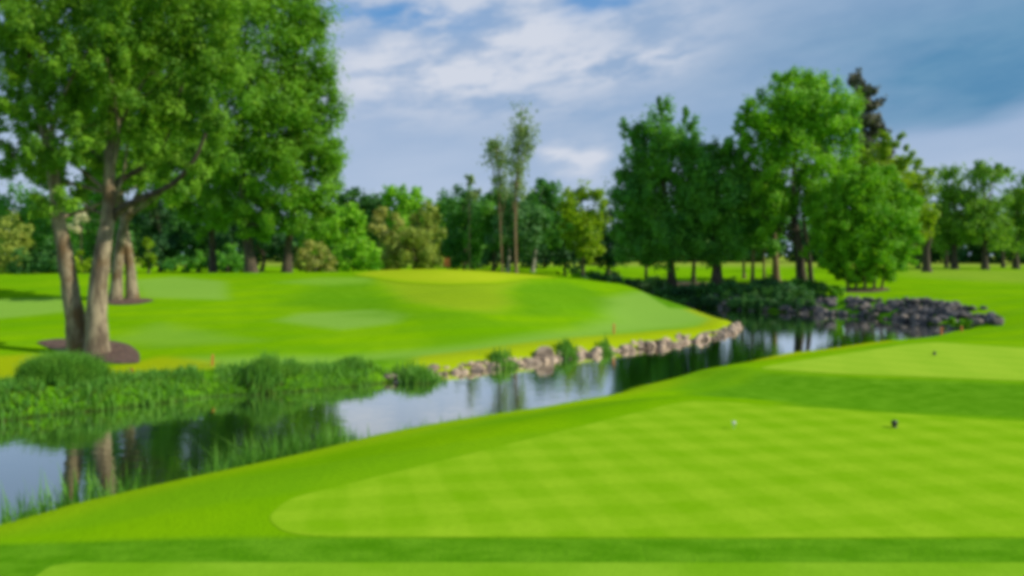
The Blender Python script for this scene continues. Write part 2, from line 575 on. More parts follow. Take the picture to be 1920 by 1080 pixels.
tee_m = lawn_mat('tee_lawn', (0.165, 0.380, 0.0030), (0.300, 0.500, 0.0190), .62, 81, .56, -14, .46, warp=1.3)
tee_m2 = lawn_mat('second_tee_lawn', (0.250, 0.450, 0.022), (0.330, 0.510, 0.034), .2, 20, .3, -50, .5)
tag(sheet('tee_lawn', TEE, .0025, tee_m), 'checker-mown pale green tee lawn in the foreground', 'lawn', kind='structure')
tag(sheet('tee_lawn', TEE0, Z0 + .005, lawn_mat('front_tee_lawn', (0.150, 0.360, 0.006), (0.240, 0.450, 0.022), .3, 30, .35, -60, .5)), 'strip of mown tee lawn along the bottom edge', 'lawn', kind='structure')
tag(sheet('tee_lawn', TEE2, Z2 + .004, tee_m2), 'pale smooth second tee lawn beyond the darker rough band', 'lawn', kind='structure')
GREEN = [hit(*p)[:2] for p in ((692, 521), (750, 532), (850, 537), (930, 534), (985, 524))] + \
        [np.array(q) for q in ((3.4, 47.5), (1.0, 50.0), (-4, 50.5), (-9, 47.0), (-9.4, 43.5), (-8.3, 40.5))]
green_m = lawn_mat('putting_green', (0.300, 0.445, 0.008), (0.400, 0.490, 0.018), .05, 10, .06, 70, .4, fringe=(0.24, 0.42, 0.006))
tag(fan_sheet('putting_green', GREEN, .02, green_m), 'yellowish putting green on the mound across the water', 'lawn', kind='structure')

mulch_m = noise_mat('mulch', (0.050, 0.028, 0.020), (0.190, 0.115, 0.080), 14, .35, .65, .95, 1.0, .06)
mb = [hit(*p)[:2] for p in ((66, 643), (100, 637), (180, 636), (240, 645), (262, 662), (262, 682), (215, 683), (140, 672))]
tag(fan_sheet('mulch_bed', mb, .025, mulch_m, 10, .08), 'brown mulch ring round the foot of the twin-trunked tree', 'mulch', kind='structure')
mb2 = [hit(*p)[:2] for p in ((196, 568), (230, 562), (275, 560), (292, 564), (260, 571), (215, 573))]
tag(fan_sheet('mulch_bed', mb2, .025, mulch_m, 8, .05), 'small mulch ring round the second pale-trunked tree', 'mulch', kind='structure')
lit_m = noise_mat('leaf_litter', (0.06, 0.05, 0.02), (0.17, 0.11, 0.05), 3, .3, .7, .95, .8, .05)
for pts, lab in ((((1195, 534), (1290, 528), (1365, 531), (1365, 541), (1290, 544), (1200, 541)), 'brown leaf litter under the left half of the dark grove'),
                 (((1440, 527), (1478, 527), (1480, 532), (1440, 532)), 'russet litter patch at the foot of the brown trunk'),
                 (((1575, 543), (1660, 540), (1672, 544), (1640, 549), (1585, 549)), 'bare soil under the round dense tree')):
    tag(fan_sheet('soil_patch', [hit(*p)[:2] for p in pts], .03, lit_m, 6), lab, 'soil', kind='structure')

# water
wm = bpy.data.materials.new('water')
t = NT(wm)
geo = t.n('ShaderNodeNewGeometry')
fr = t.n('ShaderNodeFresnel')
fr.inputs['IOR'].default_value = 2.5
gl = t.n('ShaderNodeBsdfGlossy')
gl.inputs['Roughness'].default_value = .035
gl.inputs['Color'].default_value = (1, 1, .95, 1)
df = t.n('ShaderNodeBsdfDiffuse')
df.inputs['Color'].default_value = (.010, .022, .010, 1)
bp = t.n('ShaderNodeBump')
bp.inputs['Strength'].default_value = .08
bp.inputs['Distance'].default_value = .05
t.l(t.noise(t.scaled(geo.outputs['Position'], (1.2, 2.6, 1)), 1.6, 3), bp.inputs['Height'])
t.l(bp.outputs[0], gl.inputs['Normal'])
mx = t.n('ShaderNodeMixShader')
t.l(t.math('MULTIPLY_ADD', fr.outputs[0], 3.3, -.47, clamp=True), mx.inputs[0])
t.l(df.outputs[0], mx.inputs[1])
t.l(gl.outputs[0], mx.inputs[2])
o = t.n('ShaderNodeOutputMaterial')
t.l(mx.outputs[0], o.inputs[0])
wv_ = np.array([(-80, -12, ZW), (26, -12, ZW), (26, 92, ZW), (-80, 92, ZW)])
tag(mesh_np('water', wv_, np.array([[0, 1, 2, 3]]), wm), 'calm dark pond and creek reflecting trees and sky', 'water', kind='structure')


# ------------------------------------------------------------------ vegetation builders
def tube(path, radii, seg=8, knob=0.0, seed=0):
    path = np.asarray(path, float)
    n = len(path)
    r_ = np.random.default_rng(seed)
    tan = np.gradient(path, axis=0)
    tan /= np.linalg.norm(tan, axis=1)[:, None] + 1e-9
    ref = np.array([0.3, 1.0, 0.1])
    V = []
    for i in range(n):
        a = np.cross(tan[i], ref); a /= np.linalg.norm(a) + 1e-9
        b = np.cross(tan[i], a)
        for k in range(seg):
            q = 2 * math.pi * k / seg
            rr = radii[i] * (1 + knob * (r_.random() - .5))
            V.append(path[i] + (a * math.cos(q) + b * math.sin(q)) * rr)
    Fq = [(i * seg + k, i * seg + (k + 1) % seg, (i + 1) * seg + (k + 1) % seg, (i + 1) * seg + k) for i in range(n - 1) for k in range(seg)]
    return np.array(V), np.array(Fq)


def join(parts):
    vs, fs, off = [], [], 0
    for v, f in parts:
        vs.append(v); fs.append(f + off); off += len(v)
    return np.concatenate(vs), np.concatenate(fs)


def bez(P, n):
    """Catmull-Rom through points"""
    P = np.asarray(P, float)
    Q = np.vstack([2 * P[0] - P[1], P, 2 * P[-1] - P[-2]])
    out = []
    m = len(P) - 1
    for s in np.linspace(0, m, n):
        i = min(int(s), m - 1); u = s - i
        a, b, c, d = Q[i], Q[i + 1], Q[i + 2], Q[i + 3]
        out.append(.5 * ((2 * b) + (c - a) * u + (2 * a - 5 * b + 4 * c - d) * u * u + (3 * b - 3 * c + d - a) * u ** 3))
    return np.array(out)


def leaves(lobes, n, size, R, spread=.30, droop=0.0, shell=.55, per=70, feather=1.0):
    """lobes: (centre(3), radii(3)); returns verts, faces, tint for a crown made of leaf clumps spread through its volume"""
    vol = np.array([r[0] * r[2] for _, r in lobes])
    cnt = np.maximum(1, (n * vol / vol.sum()).astype(int))
    P, N, T = [], [], []
    clumps = []
    for (c, r), k in zip(lobes, cnt):
        m = max(5, int(k / per))
        u = R.normal(size=(m, 3)); u /= np.linalg.norm(u, axis=1)[:, None]
        q = shell + (1 - shell) * R.random(m) ** .7
        q *= 1 + .16 * R.normal(size=m)
        cc = c + u * r * q[:, None]
        tn = np.clip(.5 + .28 * R.normal(size=m), 0, 1)
        w = R.random(m) + .4
        w /= w.sum()
        pick = R.choice(m, size=k, p=w)
        rad = np.mean(r) * spread * (.7 + .6 * R.random(m))
        ax = u * .7 + np.array([0, 0, .55 if not droop else -.5]) + R.normal(size=(m, 3)) * .25
        ax /= np.linalg.norm(ax, axis=1)[:, None]
        off = np.clip(R.normal(size=(k, 3)), -1.8, 1.8) * rad[pick][:, None] * (.60 - .14 * feather) + ax[pick] * (np.clip(R.normal(size=k), -1.7, 1.7) * rad[pick] * .85 * feather)[:, None]
        if droop: off[:, 2] -= np.abs(R.normal(size=k)) * rad[pick] * droop
        p = cc[pick] + off
        out = off / (rad[pick][:, None] + 1e-6) + u[pick] * .55 + np.array([0, 0, .35])
        nn = out + R.normal(size=(k, 3)) * .75
        nn /= np.linalg.norm(nn, axis=1)[:, None] + 1e-9
        P.append(p); N.append(nn)
        T.append(np.clip(tn[pick] + .2 * R.normal(size=k), 0, 1))
        clumps.append((cc, r))
    P, N, T = np.concatenate(P), np.concatenate(N), np.concatenate(T)
    k = len(P)
    a = np.cross(N, R.normal(size=(k, 3))); a /= np.linalg.norm(a, axis=1)[:, None] + 1e-9
    b = np.cross(N, a)
    s = size * (.65 + .7 * R.random(k))[:, None]
    V = np.stack([P - a * s * .62, P - b * s * .40 + N * s * .12, P + a * s * .62, P + b * s * .40 + N * s * .12], 1).reshape(-1, 3)
    I = np.arange(k * 4).reshape(-1, 4)
    return V, I, np.repeat(T, 4), clumps


def tree(name, label, cat, d, lobes, trunks, leaf, bark='dark', n=6000, size=.3, seed=1, group=None, depth=.95, limbs=(), nb=9,
         spread=.30, droop=0., shell=.55, flare=1.35, seg=9, per=70, feather=1.0):
    """lobes (px,py,rx,ry[,dd]) and trunk paths ((px,py),...) measured on the photograph, stood at distance d"""
    R = np.random.default_rng(seed)
    mpp = d / F
    LB = []
    for lb in lobes:
        px, py, rx, ry = lb[:4]
        dd = lb[4] if len(lb) > 4 else float(R.normal() * .22 * rx * mpp)
        c = at(px, py, d + dd)
        LB.append((c, np.array([rx * mpp, max(rx, .6 * ry) * mpp * depth, ry * mpp])))
    base = at(trunks[0][0][0][0], trunks[0][0][0][1], d)
    gz_ = hz(base[0], d)
    root = empty(name, (base[0], d, gz_), label, cat, group)
    org = np.array([base[0], d, gz_])
    mainpath = None
    for ti, tr in enumerate(trunks):
        pts, r0, r1 = tr[:3]
        dd = tr[3] if len(tr) > 3 else 0.0
        W = [at(px, py, d + dd * (i / max(1, len(pts) - 1)) + (tr[4] if len(tr) > 4 else 0)) for i, (px, py) in enumerate(pts)]
        g = hz(W[0][0], W[0][1])
        W[0][2] = g - .15
        if len(W) > 2 and W[1][2] < g + .2: W[1][2] = g + .2
        path = bez(W, max(12, 5 * len(W)))
        u = np.linspace(0, 1, len(path))
        hgt = path[:, 2] - g
        rad = (r0 + (r1 - r0) * u ** .8) * (1 + (flare - 1) * np.exp(-np.maximum(hgt, 0) / (r0 * 1.6)))
        parts = [tube(path, rad, seg if d < 60 else 7, .16 if d < 35 else .1, seed + ti)]
        if mainpath is None: mainpath = (path, rad)
        if ti == 0 or len(trunks) <= 3:
            # boughs from the trunk out to the clumps
            for b in range(nb):
                c, r = LB[int(R.integers(len(LB)))]
                tgt = c + R.normal(size=3) * r * .4
                lo = np.argmin(np.abs(path[:, 2] - (g + (tgt[2] - g) * .62)))
                lo = min(max(lo, int(.42 * len(path))) if r0 > .15 else lo, len(path) - 2)
                s = path[lo]
                m = (s + tgt) / 2 + np.array([0, 0, -.06 * np.linalg.norm(tgt - s)]) + R.normal(size=3) * .05 * np.linalg.norm(tgt - s)
                pb = bez([s, m, tgt], 8)
                rb = np.linspace(min(rad[lo] * .4, .065), .015, 8)
                parts.append(tube(pb, rb, 5, .1, b))
        V, Fq = join(parts)
        tk = mesh_np('trunk', V, Fq, BK[bark], root, True, origin=org)
        if ti == 0: first = tk
        last = tk
    for pts, r0, r1, dd in limbs:
        W = [at(px, py, d + dd * i / (len(pts) - 1)) for i, (px, py) in enumerate(pts)]
        path = bez(W, 5 * len(W))
        V, Fq = tube(path, np.linspace(r0, r1, len(path)), 8, .12, seed)
        mesh_np('limb', V, Fq, BK['dark'], last, True, origin=org)
    V, I, T, cl = leaves(LB, n, size, R, spread, droop, shell, per, feather)
    keep = V[::4, 2] > h(V[::4, 0], V[::4, 1]) + .05
    I = I[keep]
    mesh_np('crown' if cat == 'tree' else 'foliage', V, I, L[leaf], root, False, {'tint': ('POINT', 'FLOAT', T)}, origin=org)
    return root


# ------------------------------------------------------------------ left foreground trees
tree('poplar_tree', 'large tree with two forking grey trunks standing in the mulch ring', 'tree', 21.3,
     [(60, 120, 80, 60), (28, 300, 48, 45), (105, 325, 52, 40), (150, 210, 60, 70), (235, 105, 70, 75), (265, 225, 55, 60), (340, 190, 62, 62),
      (335, 85, 75, 80), (100, 20, 100, 75), (300, -40, 105, 80), (200, -110, 150, 90), (10, -60, 90, 80), (400, 250, 50, 60), (372, 330, 38, 32),
      (140, 372, 28, 22), (410, 120, 60, 70), (400, 0, 70, 80), (-40, 200, 60, 60), (-60, 60, 70, 80), (180, 300, 40, 35), (60, 230, 45, 35), (300, 300, 40, 30), (30, 190, 40, 30),
      (112, 372, 40, 34, -1.0), (85, 300, 50, 48, -1.1), (150, 270, 46, 50, -1.2), (75, 190, 55, 55, -1.2), (220, 150, 48, 60, -1.2), (240, 60, 60, 60, -1.2),
      (130, 120, 60, 60, -1.3), (50, 40, 60, 60, -1.2), (275, 265, 36, 34, -.9), (330, 300, 36, 30, -.6), (160, 345, 34, 28, .9), (250, 330, 30, 24, 1.2)],
     [(((153, 655), (137, 570), (121, 470), (108, 400), (96, 300), (72, 200), (48, 70), (30, -90)),   .30, .05, -.6),
      (((181, 668), (183, 560), (193, 475), (204, 390), (207, 260), (220, 130), (238, 0), (246, -150)), .31, .05, .3, -.25)],
     'poplar', 'grey', 105000, .088, 11, per=170,
     limbs=((((203, 425), (222, 395), (262, 374), (312, 352), (346, 324), (368, 292), (386, 250)), .13, .04, -.8),
            (((207, 352), (236, 332), (284, 302), (314, 252), (328, 205), (345, 150)), .10, .03, .7)), nb=8, spread=.27, shell=.3)
tree('poplar_tree', 'pale-trunked twin tree in the smaller mulch ring behind the largest tree', 'tree', 31,
     [(262, 255, 70, 75), (300, 150, 75, 85), (250, 50, 85, 85), (340, 270, 50, 55), (200, 160, 60, 80), (280, -60, 90, 80), (255, 345, 35, 35), (330, 350, 40, 30), (180, 280, 40, 50), (215, 330, 30, 30)],
     [(((216, 566), (222, 490), (231, 430), (250, 385), (272, 330), (285, 220), (290, 80)), .25, .06, .5),
      (((249, 562), (244, 500), (236, 440), (228, 390), (222, 300), (225, 150)), .24, .06, 0, .5)],
     'poplar', 'grey', 36000, .125, 12, spread=.30, shell=.4, per=120)
tree('poplar_tree', 'tall poplar with thin pale trunk, left of the two dark-trunked poplars', 'tree', 47,
     [(370, 330, 55, 55), (312, 340, 40, 50), (300, 250, 45, 60), (360, 210, 65, 85), (372, 80, 65, 85), (385, -50, 60, 80), (405, 395, 40, 30), (345, 390, 30, 25), (385, 420, 40, 22), (420, 300, 45, 60)],
     [(((400, 517), (398, 450), (392, 380), (385, 250), (385, 60)), .24, .08)], 'tall', 'dark', 36000, .17, 13, group='tall poplars behind the mound', spread=.30, per=130)
tree('poplar_tree', 'tall poplar with dark trunk leaning slightly left, second from right edge of its row', 'tree', 45,
     [(455, 320, 70, 70), (445, 190, 80, 90), (455, 60, 80, 95), (470, -70, 65, 80), (425, 395, 40, 30), (480, 400, 45, 30), (448, 428, 36, 20), (500, 425, 40, 22), (510, 260, 50, 60)],
     [(((472, 517), (464, 450), (456, 390), (455, 250), (460, 60)), .36, .1)], 'tall', 'dark', 40000, .17, 14, group='tall poplars behind the mound', spread=.30, per=130)
tree('poplar_tree', 'rightmost tall poplar whose leafy edge meets the open sky', 'tree', 46,
     [(565, 335, 65, 65), (575, 235, 62, 75), (560, 110, 60, 85), (548, -10, 62, 80), (605, 190, 28, 46), (600, 290, 38, 60), (520, 395, 50, 35), (590, 390, 36, 28), (530, 200, 60, 80),
      (604, 130, 24, 34), (596, 60, 24, 30), (590, -60, 40, 60), (612, 345, 30, 30), (572, 418, 44, 20)],
     [(((538, 517), (541, 460), (548, 400), (552, 280), (555, 90)), .30, .1)], 'tall', 'dark', 48000, .17, 15, group='tall poplars behind the mound', spread=.28, per=130)

# ------------------------------------------------------------------ background on the left
BG = [
    # name, label, cat, d, lobes, base(px), leaf, bark, n, size
    ('olive_shrub', 'olive rounded shrub at the left edge beside a dark low bush', 'shrub', 58, [(12, 455, 38, 42), (45, 440, 22, 26), (5, 500, 40, 25)], (15, 520), 'olive', 2600, .24),
    ('dark_bush', 'low dark green bush left of the twin grey trunks', 'shrub', 56, [(75, 490, 40, 30), (110, 480, 30, 34), (50, 505, 30, 20)], (80, 522), 'dark', 2600, .24),
    ('leafy_tree', 'mid green tree rising over the olive shrub at far left', 'tree', 78, [(20, 385, 55, 32), (75, 395, 50, 42), (120, 420, 45, 50), (40, 430, 60, 40)], (60, 518), 'grove', 4200, .36),
    ('flowering_shrub', 'cream flowering shrub between the twin grey trunks', 'shrub', 70, [(152, 408, 17, 15), (146, 424, 16, 12)], (150, 516), 'cream', 700, .22),
    ('copper_tree', 'purple-leaved tree top seen between the twin grey trunks', 'tree', 84, [(165, 380, 22, 18), (180, 400, 18, 22)], (168, 516), 'purple', 1200, .30),
    ('lime_shrub', 'small lime green shrub between the twin grey trunks', 'shrub', 54, [(152, 488, 24, 18), (160, 502, 22, 14)], (155, 518), 'lime', 900, .20),
    ('leafy_tree', 'green tree filling the gap between the twin grey trunks', 'tree', 74, [(160, 450, 45, 40), (200, 440, 40, 50), (180, 490, 50, 30), (215, 350, 40, 55), (170, 330, 34, 55), (200, 250, 40, 55), (150, 250, 32, 55), (175, 180, 40, 55), (225, 170, 42, 60), (200, 110, 40, 50)], (180, 517), 'grove', 11000, .34),
    ('lime_shrub', 'lime yellow shrub right of the second pale-trunked tree', 'shrub', 52, [(280, 462, 12, 16), (276, 490, 14, 18)], (278, 518), 'lime', 700, .18),
    ('dark_tree', 'dense dark tree right behind the second pale-trunked tree', 'tree', 72, [(300, 430, 45, 55), (310, 480, 45, 35), (275, 400, 35, 40), (290, 330, 45, 60), (275, 260, 40, 50), (310, 220, 45, 60), (285, 150, 42, 55)], (300, 517), 'deep', 8000, .34),
    ('dark_tree', 'dense dark tree behind the thin pale poplar trunk', 'tree', 73, [(370, 420, 50, 60), (385, 475, 50, 40), (350, 370, 40, 40)], (372, 517), 'dark', 3800, .34),
    ('dark_tree', 'dense dark tree between the two dark-trunked poplars', 'tree', 72, [(440, 430, 45, 60), (500, 430, 40, 60), (470, 480, 60, 35), (460, 370, 50, 40)], (490, 517), 'deep', 4400, .34),
    ('understory_shrub', 'mid green undergrowth shrub between the pale and dark poplar trunks', 'shrub', 60, [(425, 490, 28, 22), (440, 470, 18, 18)], (425, 517), 'grove', 1200, .22),
    ('understory_shrub', 'low mid green undergrowth shrub left of the thin pale poplar trunk', 'shrub', 60, [(345, 498, 30, 16), (375, 488, 16, 18)], (350, 517), 'grove', 1000, .22),
    ('tan_shrub', 'greyish tan shrub right of the rightmost poplar trunk', 'shrub', 57, [(588, 478, 26, 28), (600, 498, 30, 16), (570, 495, 20, 18)], (590, 514), 'tan', 1500, .22),
    ('bright_tree', 'bright green broad tree behind the tan shrub', 'tree', 74, [(625, 425, 45, 42), (655, 415, 38, 36), (600, 440, 35, 40), (670, 455, 35, 35)], (630, 513), 'bright', 4200, .36),
    ('bright_shrub', 'bright green mounded shrub left of the olive willow', 'shrub', 60, [(645, 485, 40, 26), (685, 480, 32, 30), (620, 498, 30, 16)], (660, 513), 'bright', 2200, .25),
    ('willow_tree', 'tan-topped olive willow at the left edge of the putting green', 'tree', 64, [(722, 428, 27, 32), (728, 470, 30, 36), (712, 410, 16, 16)], (728, 508), 'tan', 2400, .27),
    ('willow_tree', 'rounded olive willow just right of the tan-topped one', 'tree', 63, [(775, 465, 36, 40), (760, 490, 40, 20), (800, 485, 24, 24)], (775, 508), 'olive', 2600, .27),
    ('willow_tree', 'olive brown willow top rising behind the rounded olive one', 'tree', 70, [(797, 410, 28, 30), (812, 440, 24, 28), (788, 430, 20, 24)], (800, 508), 'olive', 1900, .30),
    ('distant_tree', 'distant dark tree top beside the rightmost poplar', 'tree', 112, [(655, 372, 26, 16), (645, 400, 40, 40)], (655, 505), 'dark', 1800, .5),
    ('distant_tree', 'distant dark rounded tree above the tan-topped willow', 'tree', 112, [(705, 378, 32, 24), (715, 420, 40, 50)], (708, 505), 'dark', 2200, .5),
    ('distant_tree', 'distant bright rounded tree left of the olive brown willow top', 'tree', 108, [(748, 378, 32, 28), (775, 370, 30, 22), (770, 420, 50, 50)], (760, 505), 'bright', 2800, .5),
    ('distant_tree', 'distant green tree right above the olive brown willow top', 'tree', 106, [(815, 392, 26, 20), (835, 405, 30, 28), (825, 450, 40, 45)], (825, 505), 'bright', 2400, .48),
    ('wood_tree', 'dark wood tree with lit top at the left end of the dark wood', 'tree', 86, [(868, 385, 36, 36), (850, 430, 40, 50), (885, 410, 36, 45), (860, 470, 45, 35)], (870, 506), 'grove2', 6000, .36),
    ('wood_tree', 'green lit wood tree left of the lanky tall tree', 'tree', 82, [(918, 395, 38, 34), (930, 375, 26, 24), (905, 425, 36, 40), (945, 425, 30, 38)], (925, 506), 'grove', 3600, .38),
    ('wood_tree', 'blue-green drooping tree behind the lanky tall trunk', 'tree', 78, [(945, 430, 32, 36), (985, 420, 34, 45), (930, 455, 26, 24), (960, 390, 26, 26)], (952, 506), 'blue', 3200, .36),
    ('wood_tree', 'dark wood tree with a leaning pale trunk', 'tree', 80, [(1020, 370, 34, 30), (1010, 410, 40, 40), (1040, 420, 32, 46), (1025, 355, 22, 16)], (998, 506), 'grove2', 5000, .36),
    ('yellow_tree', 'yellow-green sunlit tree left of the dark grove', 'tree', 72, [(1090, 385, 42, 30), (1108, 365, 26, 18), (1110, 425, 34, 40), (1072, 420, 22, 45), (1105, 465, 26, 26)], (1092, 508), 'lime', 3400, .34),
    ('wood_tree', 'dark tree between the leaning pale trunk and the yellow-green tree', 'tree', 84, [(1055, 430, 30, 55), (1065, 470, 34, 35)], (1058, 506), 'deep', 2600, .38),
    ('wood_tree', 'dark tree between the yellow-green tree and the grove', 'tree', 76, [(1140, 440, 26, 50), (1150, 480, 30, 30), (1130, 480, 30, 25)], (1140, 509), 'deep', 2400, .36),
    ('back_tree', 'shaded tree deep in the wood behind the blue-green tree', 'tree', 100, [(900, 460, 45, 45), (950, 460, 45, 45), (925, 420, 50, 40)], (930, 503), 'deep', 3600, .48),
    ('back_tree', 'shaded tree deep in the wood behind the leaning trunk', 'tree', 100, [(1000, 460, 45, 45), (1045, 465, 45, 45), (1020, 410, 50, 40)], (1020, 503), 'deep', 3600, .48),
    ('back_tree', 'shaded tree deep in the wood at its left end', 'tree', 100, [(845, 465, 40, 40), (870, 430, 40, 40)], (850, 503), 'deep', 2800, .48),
]
for i, (nm, lab, cat, d, lb, b, lf, n, s) in enumerate(BG):
    g = None
    pts = (b, (b[0] + 2, b[1] - (b[1] - lb[0][1]) * .5), (lb[0][0], lb[0][1]))
    bark = 'dark'
    if lab.startswith('dark wood tree with a leaning'):
        pts = ((998, 506), (1006, 455), (1014, 410), (1020, 370)); bark = 'pale'
    if lab.startswith('blue-green'):
        bark = 'pale'
    small = cat == 'shrub'
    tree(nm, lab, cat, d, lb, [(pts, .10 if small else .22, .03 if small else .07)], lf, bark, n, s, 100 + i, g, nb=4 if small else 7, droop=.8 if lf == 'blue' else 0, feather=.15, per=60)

tree('lanky_tree', 'very tall thin tree with bare sunlit trunk and sparse top', 'tree', 64,
     [(979, 222, 9, 24), (984, 262, 13, 26), (966, 280, 9, 24), (974, 310, 11, 26), (990, 285, 7, 18), (966, 345, 9, 18), (972, 245, 8, 20), (985, 240, 8, 18), (962, 300, 9, 20), (994, 270, 6, 16), (975, 360, 9, 20)],
     [(((968, 508), (966, 420), (968, 340), (974, 270), (979, 200)), .14, .03)], 'sparse', 'brown', 1900, .22, 31, nb=14, spread=.95, shell=.3)
tree('lanky_tree', 'thin sparse tree half hidden left of the tallest lanky one', 'tree', 66,
     [(928, 268, 13, 18), (940, 300, 13, 24), (921, 295, 8, 18), (936, 335, 13, 20), (945, 350, 10, 18)],
     [(((942, 508), (938, 420), (936, 350), (931, 255)), .08, .02)], 'sparse', 'brown', 1200, .22, 32, nb=14, spread=.95, shell=.3)
tree('sapling', 'wispy sapling top above the left end of the dark wood', 'tree', 70,
     [(881, 340, 9, 12), (886, 362, 14, 14)], [(((880, 507), (880, 420), (881, 335)), .045, .02)], 'sparse', 'dark', 420, .25, 33, nb=5, spread=.4, shell=.3)

# ------------------------------------------------------------------ right grove
G = 'trees of the grove on the far bank'
tree('grove_tree', 'broad dark tree forming the left end of the grove', 'tree', 53,
     [(1238, 250, 42, 45), (1240, 212, 17, 24), (1200, 300, 40, 42), (1262, 300, 52, 52), (1190, 375, 40, 50), (1235, 400, 62, 58), (1292, 262, 22, 36), (1178, 440, 30, 36),
      (1300, 345, 40, 50), (1250, 455, 56, 36), (1185, 250, 20, 26), (1165, 330, 14, 24), (1290, 225, 12, 18), (1200, 470, 36, 26), (1190, 474, 34, 20), (1215, 350, 50, 50), (1270, 400, 50, 50)],
     [(((1262, 538), (1256, 480), (1248, 400), (1242, 290), (1240, 215)), .36, .06)], 'grove', 'dark', 42000, .18, 41, G, shell=.5, spread=.30, per=110)
tree('grove_tree', 'dark middle tree of the grove with a straight black trunk', 'tree', 51.5,
     [(1335, 325, 45, 45), (1352, 282, 26, 34), (1368, 365, 50, 48), (1330, 420, 55, 48), (1385, 440, 38, 40), (1412, 415, 32, 36), (1345, 468, 46, 26), (1390, 310, 26, 34), (1300, 470, 34, 24), (1350, 390, 55, 50), (1410, 370, 34, 40), (1310, 380, 40, 50), (1320, 300, 30, 36), (1375, 320, 30, 36)],
     [(((1345, 539), (1343, 470), (1342, 400), (1348, 300)), .40, .08)], 'grove', 'dark', 36000, .18, 42, G, shell=.5, spread=.30, per=110)
tree('grove_tree', 'tallest tree of the grove with sunlit domed crown', 'tree', 50,
     [(1488, 190, 50, 45), (1500, 150, 28, 20), (1432, 215, 36, 38), (1400, 198, 15, 24), (1418, 215, 22, 28), (1385, 235, 12, 16), (1550, 215, 50, 55), (1588, 220, 28, 48), (1470, 265, 60, 46), (1558, 290, 55, 46), (1440, 330, 44, 46),
      (1520, 345, 44, 36), (1408, 262, 24, 32), (1462, 395, 36, 34), (1465, 150, 18, 22), (1540, 165, 30, 28), (1430, 420, 26, 28), (1500, 240, 70, 60), (1430, 380, 40, 40), (1530, 390, 40, 40)],
     [(((1505, 541), (1497, 460), (1488, 395), (1490, 300), (1500, 210)), .36, .07), (((1522, 541), (1517, 480), (1508, 400), (1530, 300)), .2, .06)],
     'bright', 'dark', 44000, .18, 43, G, per=110, limbs=((((1490, 455), (1475, 440), (1462, 433), (1448, 415)), .12, .05, 0),), shell=.5)
tree('round_tree', 'dense round multi-stemmed tree at the right end of the grove', 'tree', 46.5,
     [(1600, 400, 66, 62), (1562, 440, 46, 54), (1645, 425, 62, 64), (1690, 415, 36, 54), (1600, 350, 46, 30), (1650, 355, 42, 32), (1640, 480, 50, 26), (1545, 400, 32, 40), (1590, 480, 40, 22), (1700, 450, 26, 40), (1680, 370, 26, 26), (1610, 430, 60, 60), (1600, 500, 36, 22), (1560, 490, 26, 22), (1650, 505, 40, 18), (1640, 518, 46, 14), (1590, 516, 32, 13), (1622, 345, 56, 34)],
     [(((1592, 543), (1585, 510), (1570, 460), (1560, 420)), .09, .03), (((1604, 546), (1606, 510), (1600, 460), (1598, 400)), .08, .03),
      (((1622, 547), (1620, 510), (1618, 460), (1616, 390)), .10, .03), (((1638, 546), (1642, 510), (1650, 460), (1660, 400)), .09, .03),
      (((1652, 543), (1660, 505), (1672, 460), (1690, 410)), .08, .03)], 'round', 'brown', 56000, .155, 44, G, shell=.78, spread=.19, per=70, feather=.1)
tree('conifer', 'dark brown conifer rising behind the tallest grove tree', 'tree', 63,
     [(1606, 152, 18, 12), (1622, 172, 20, 10), (1612, 192, 20, 10), (1634, 200, 20, 12), (1630, 226, 26, 12), (1640, 248, 22, 12), (1628, 272, 30, 13), (1640, 300, 28, 14), (1620, 330, 34, 16)],
     [(((1630, 530), (1628, 400), (1624, 250), (1608, 145)), .3, .04)], 'conifer', 'dark', 10000, .24, 45, spread=.36, shell=.3)
tree('yellow_tree', 'yellow-green tree behind the round multi-stemmed tree', 'tree', 58,
     [(1675, 265, 20, 24), (1645, 305, 34, 30), (1690, 290, 14, 20), (1680, 330, 34, 30), (1610, 320, 24, 26), (1660, 380, 50, 44)],
     [(((1672, 530), (1668, 450), (1660, 350), (1662, 280)), .22, .05)], 'lime', 'dark', 4800, .26, 46, G)
for k, (bx, d, tx, r, bk, lab) in enumerate(((1395, 64, 1392, .15, 'brown', 'slim brown-stemmed tree just right of the straight black trunk'),
                                             (1411, 60, 1416, .17, 'brown', 'slim tree with flared stem, second right of the straight black trunk'),
                                             (1432, 64, 1434, .12, 'brown', 'slimmest stem left of the thick brown trunk'),
                                             (1455, 56, 1452, .32, 'brown', 'thick brown trunked tree left of the tallest grove tree'),
                                             (1212, 60, 1208, .14, 'dark', 'slim dark stem at the left foot of the grove'),
                                             (1300, 58, 1306, .18, 'dark', 'slim dark stem between the two left grove trunks'))):
    b = onz(bx, 532, -.1); py = 532 if d < 62 else 528
    tree('slim_tree', lab, 'tree', d, [(tx, 420, 30, 40), (tx + 8, 370, 26, 36), (tx - 6, 455, 24, 20)], [(((bx, py), (bx + (tx - bx) * .3, 480), (tx, 420), (tx + 4, 370)), r, .05)],
         'grove' if k % 2 else 'dark', bk, 2400, .26, 50 + k, 'slim trees inside the grove', nb=5)

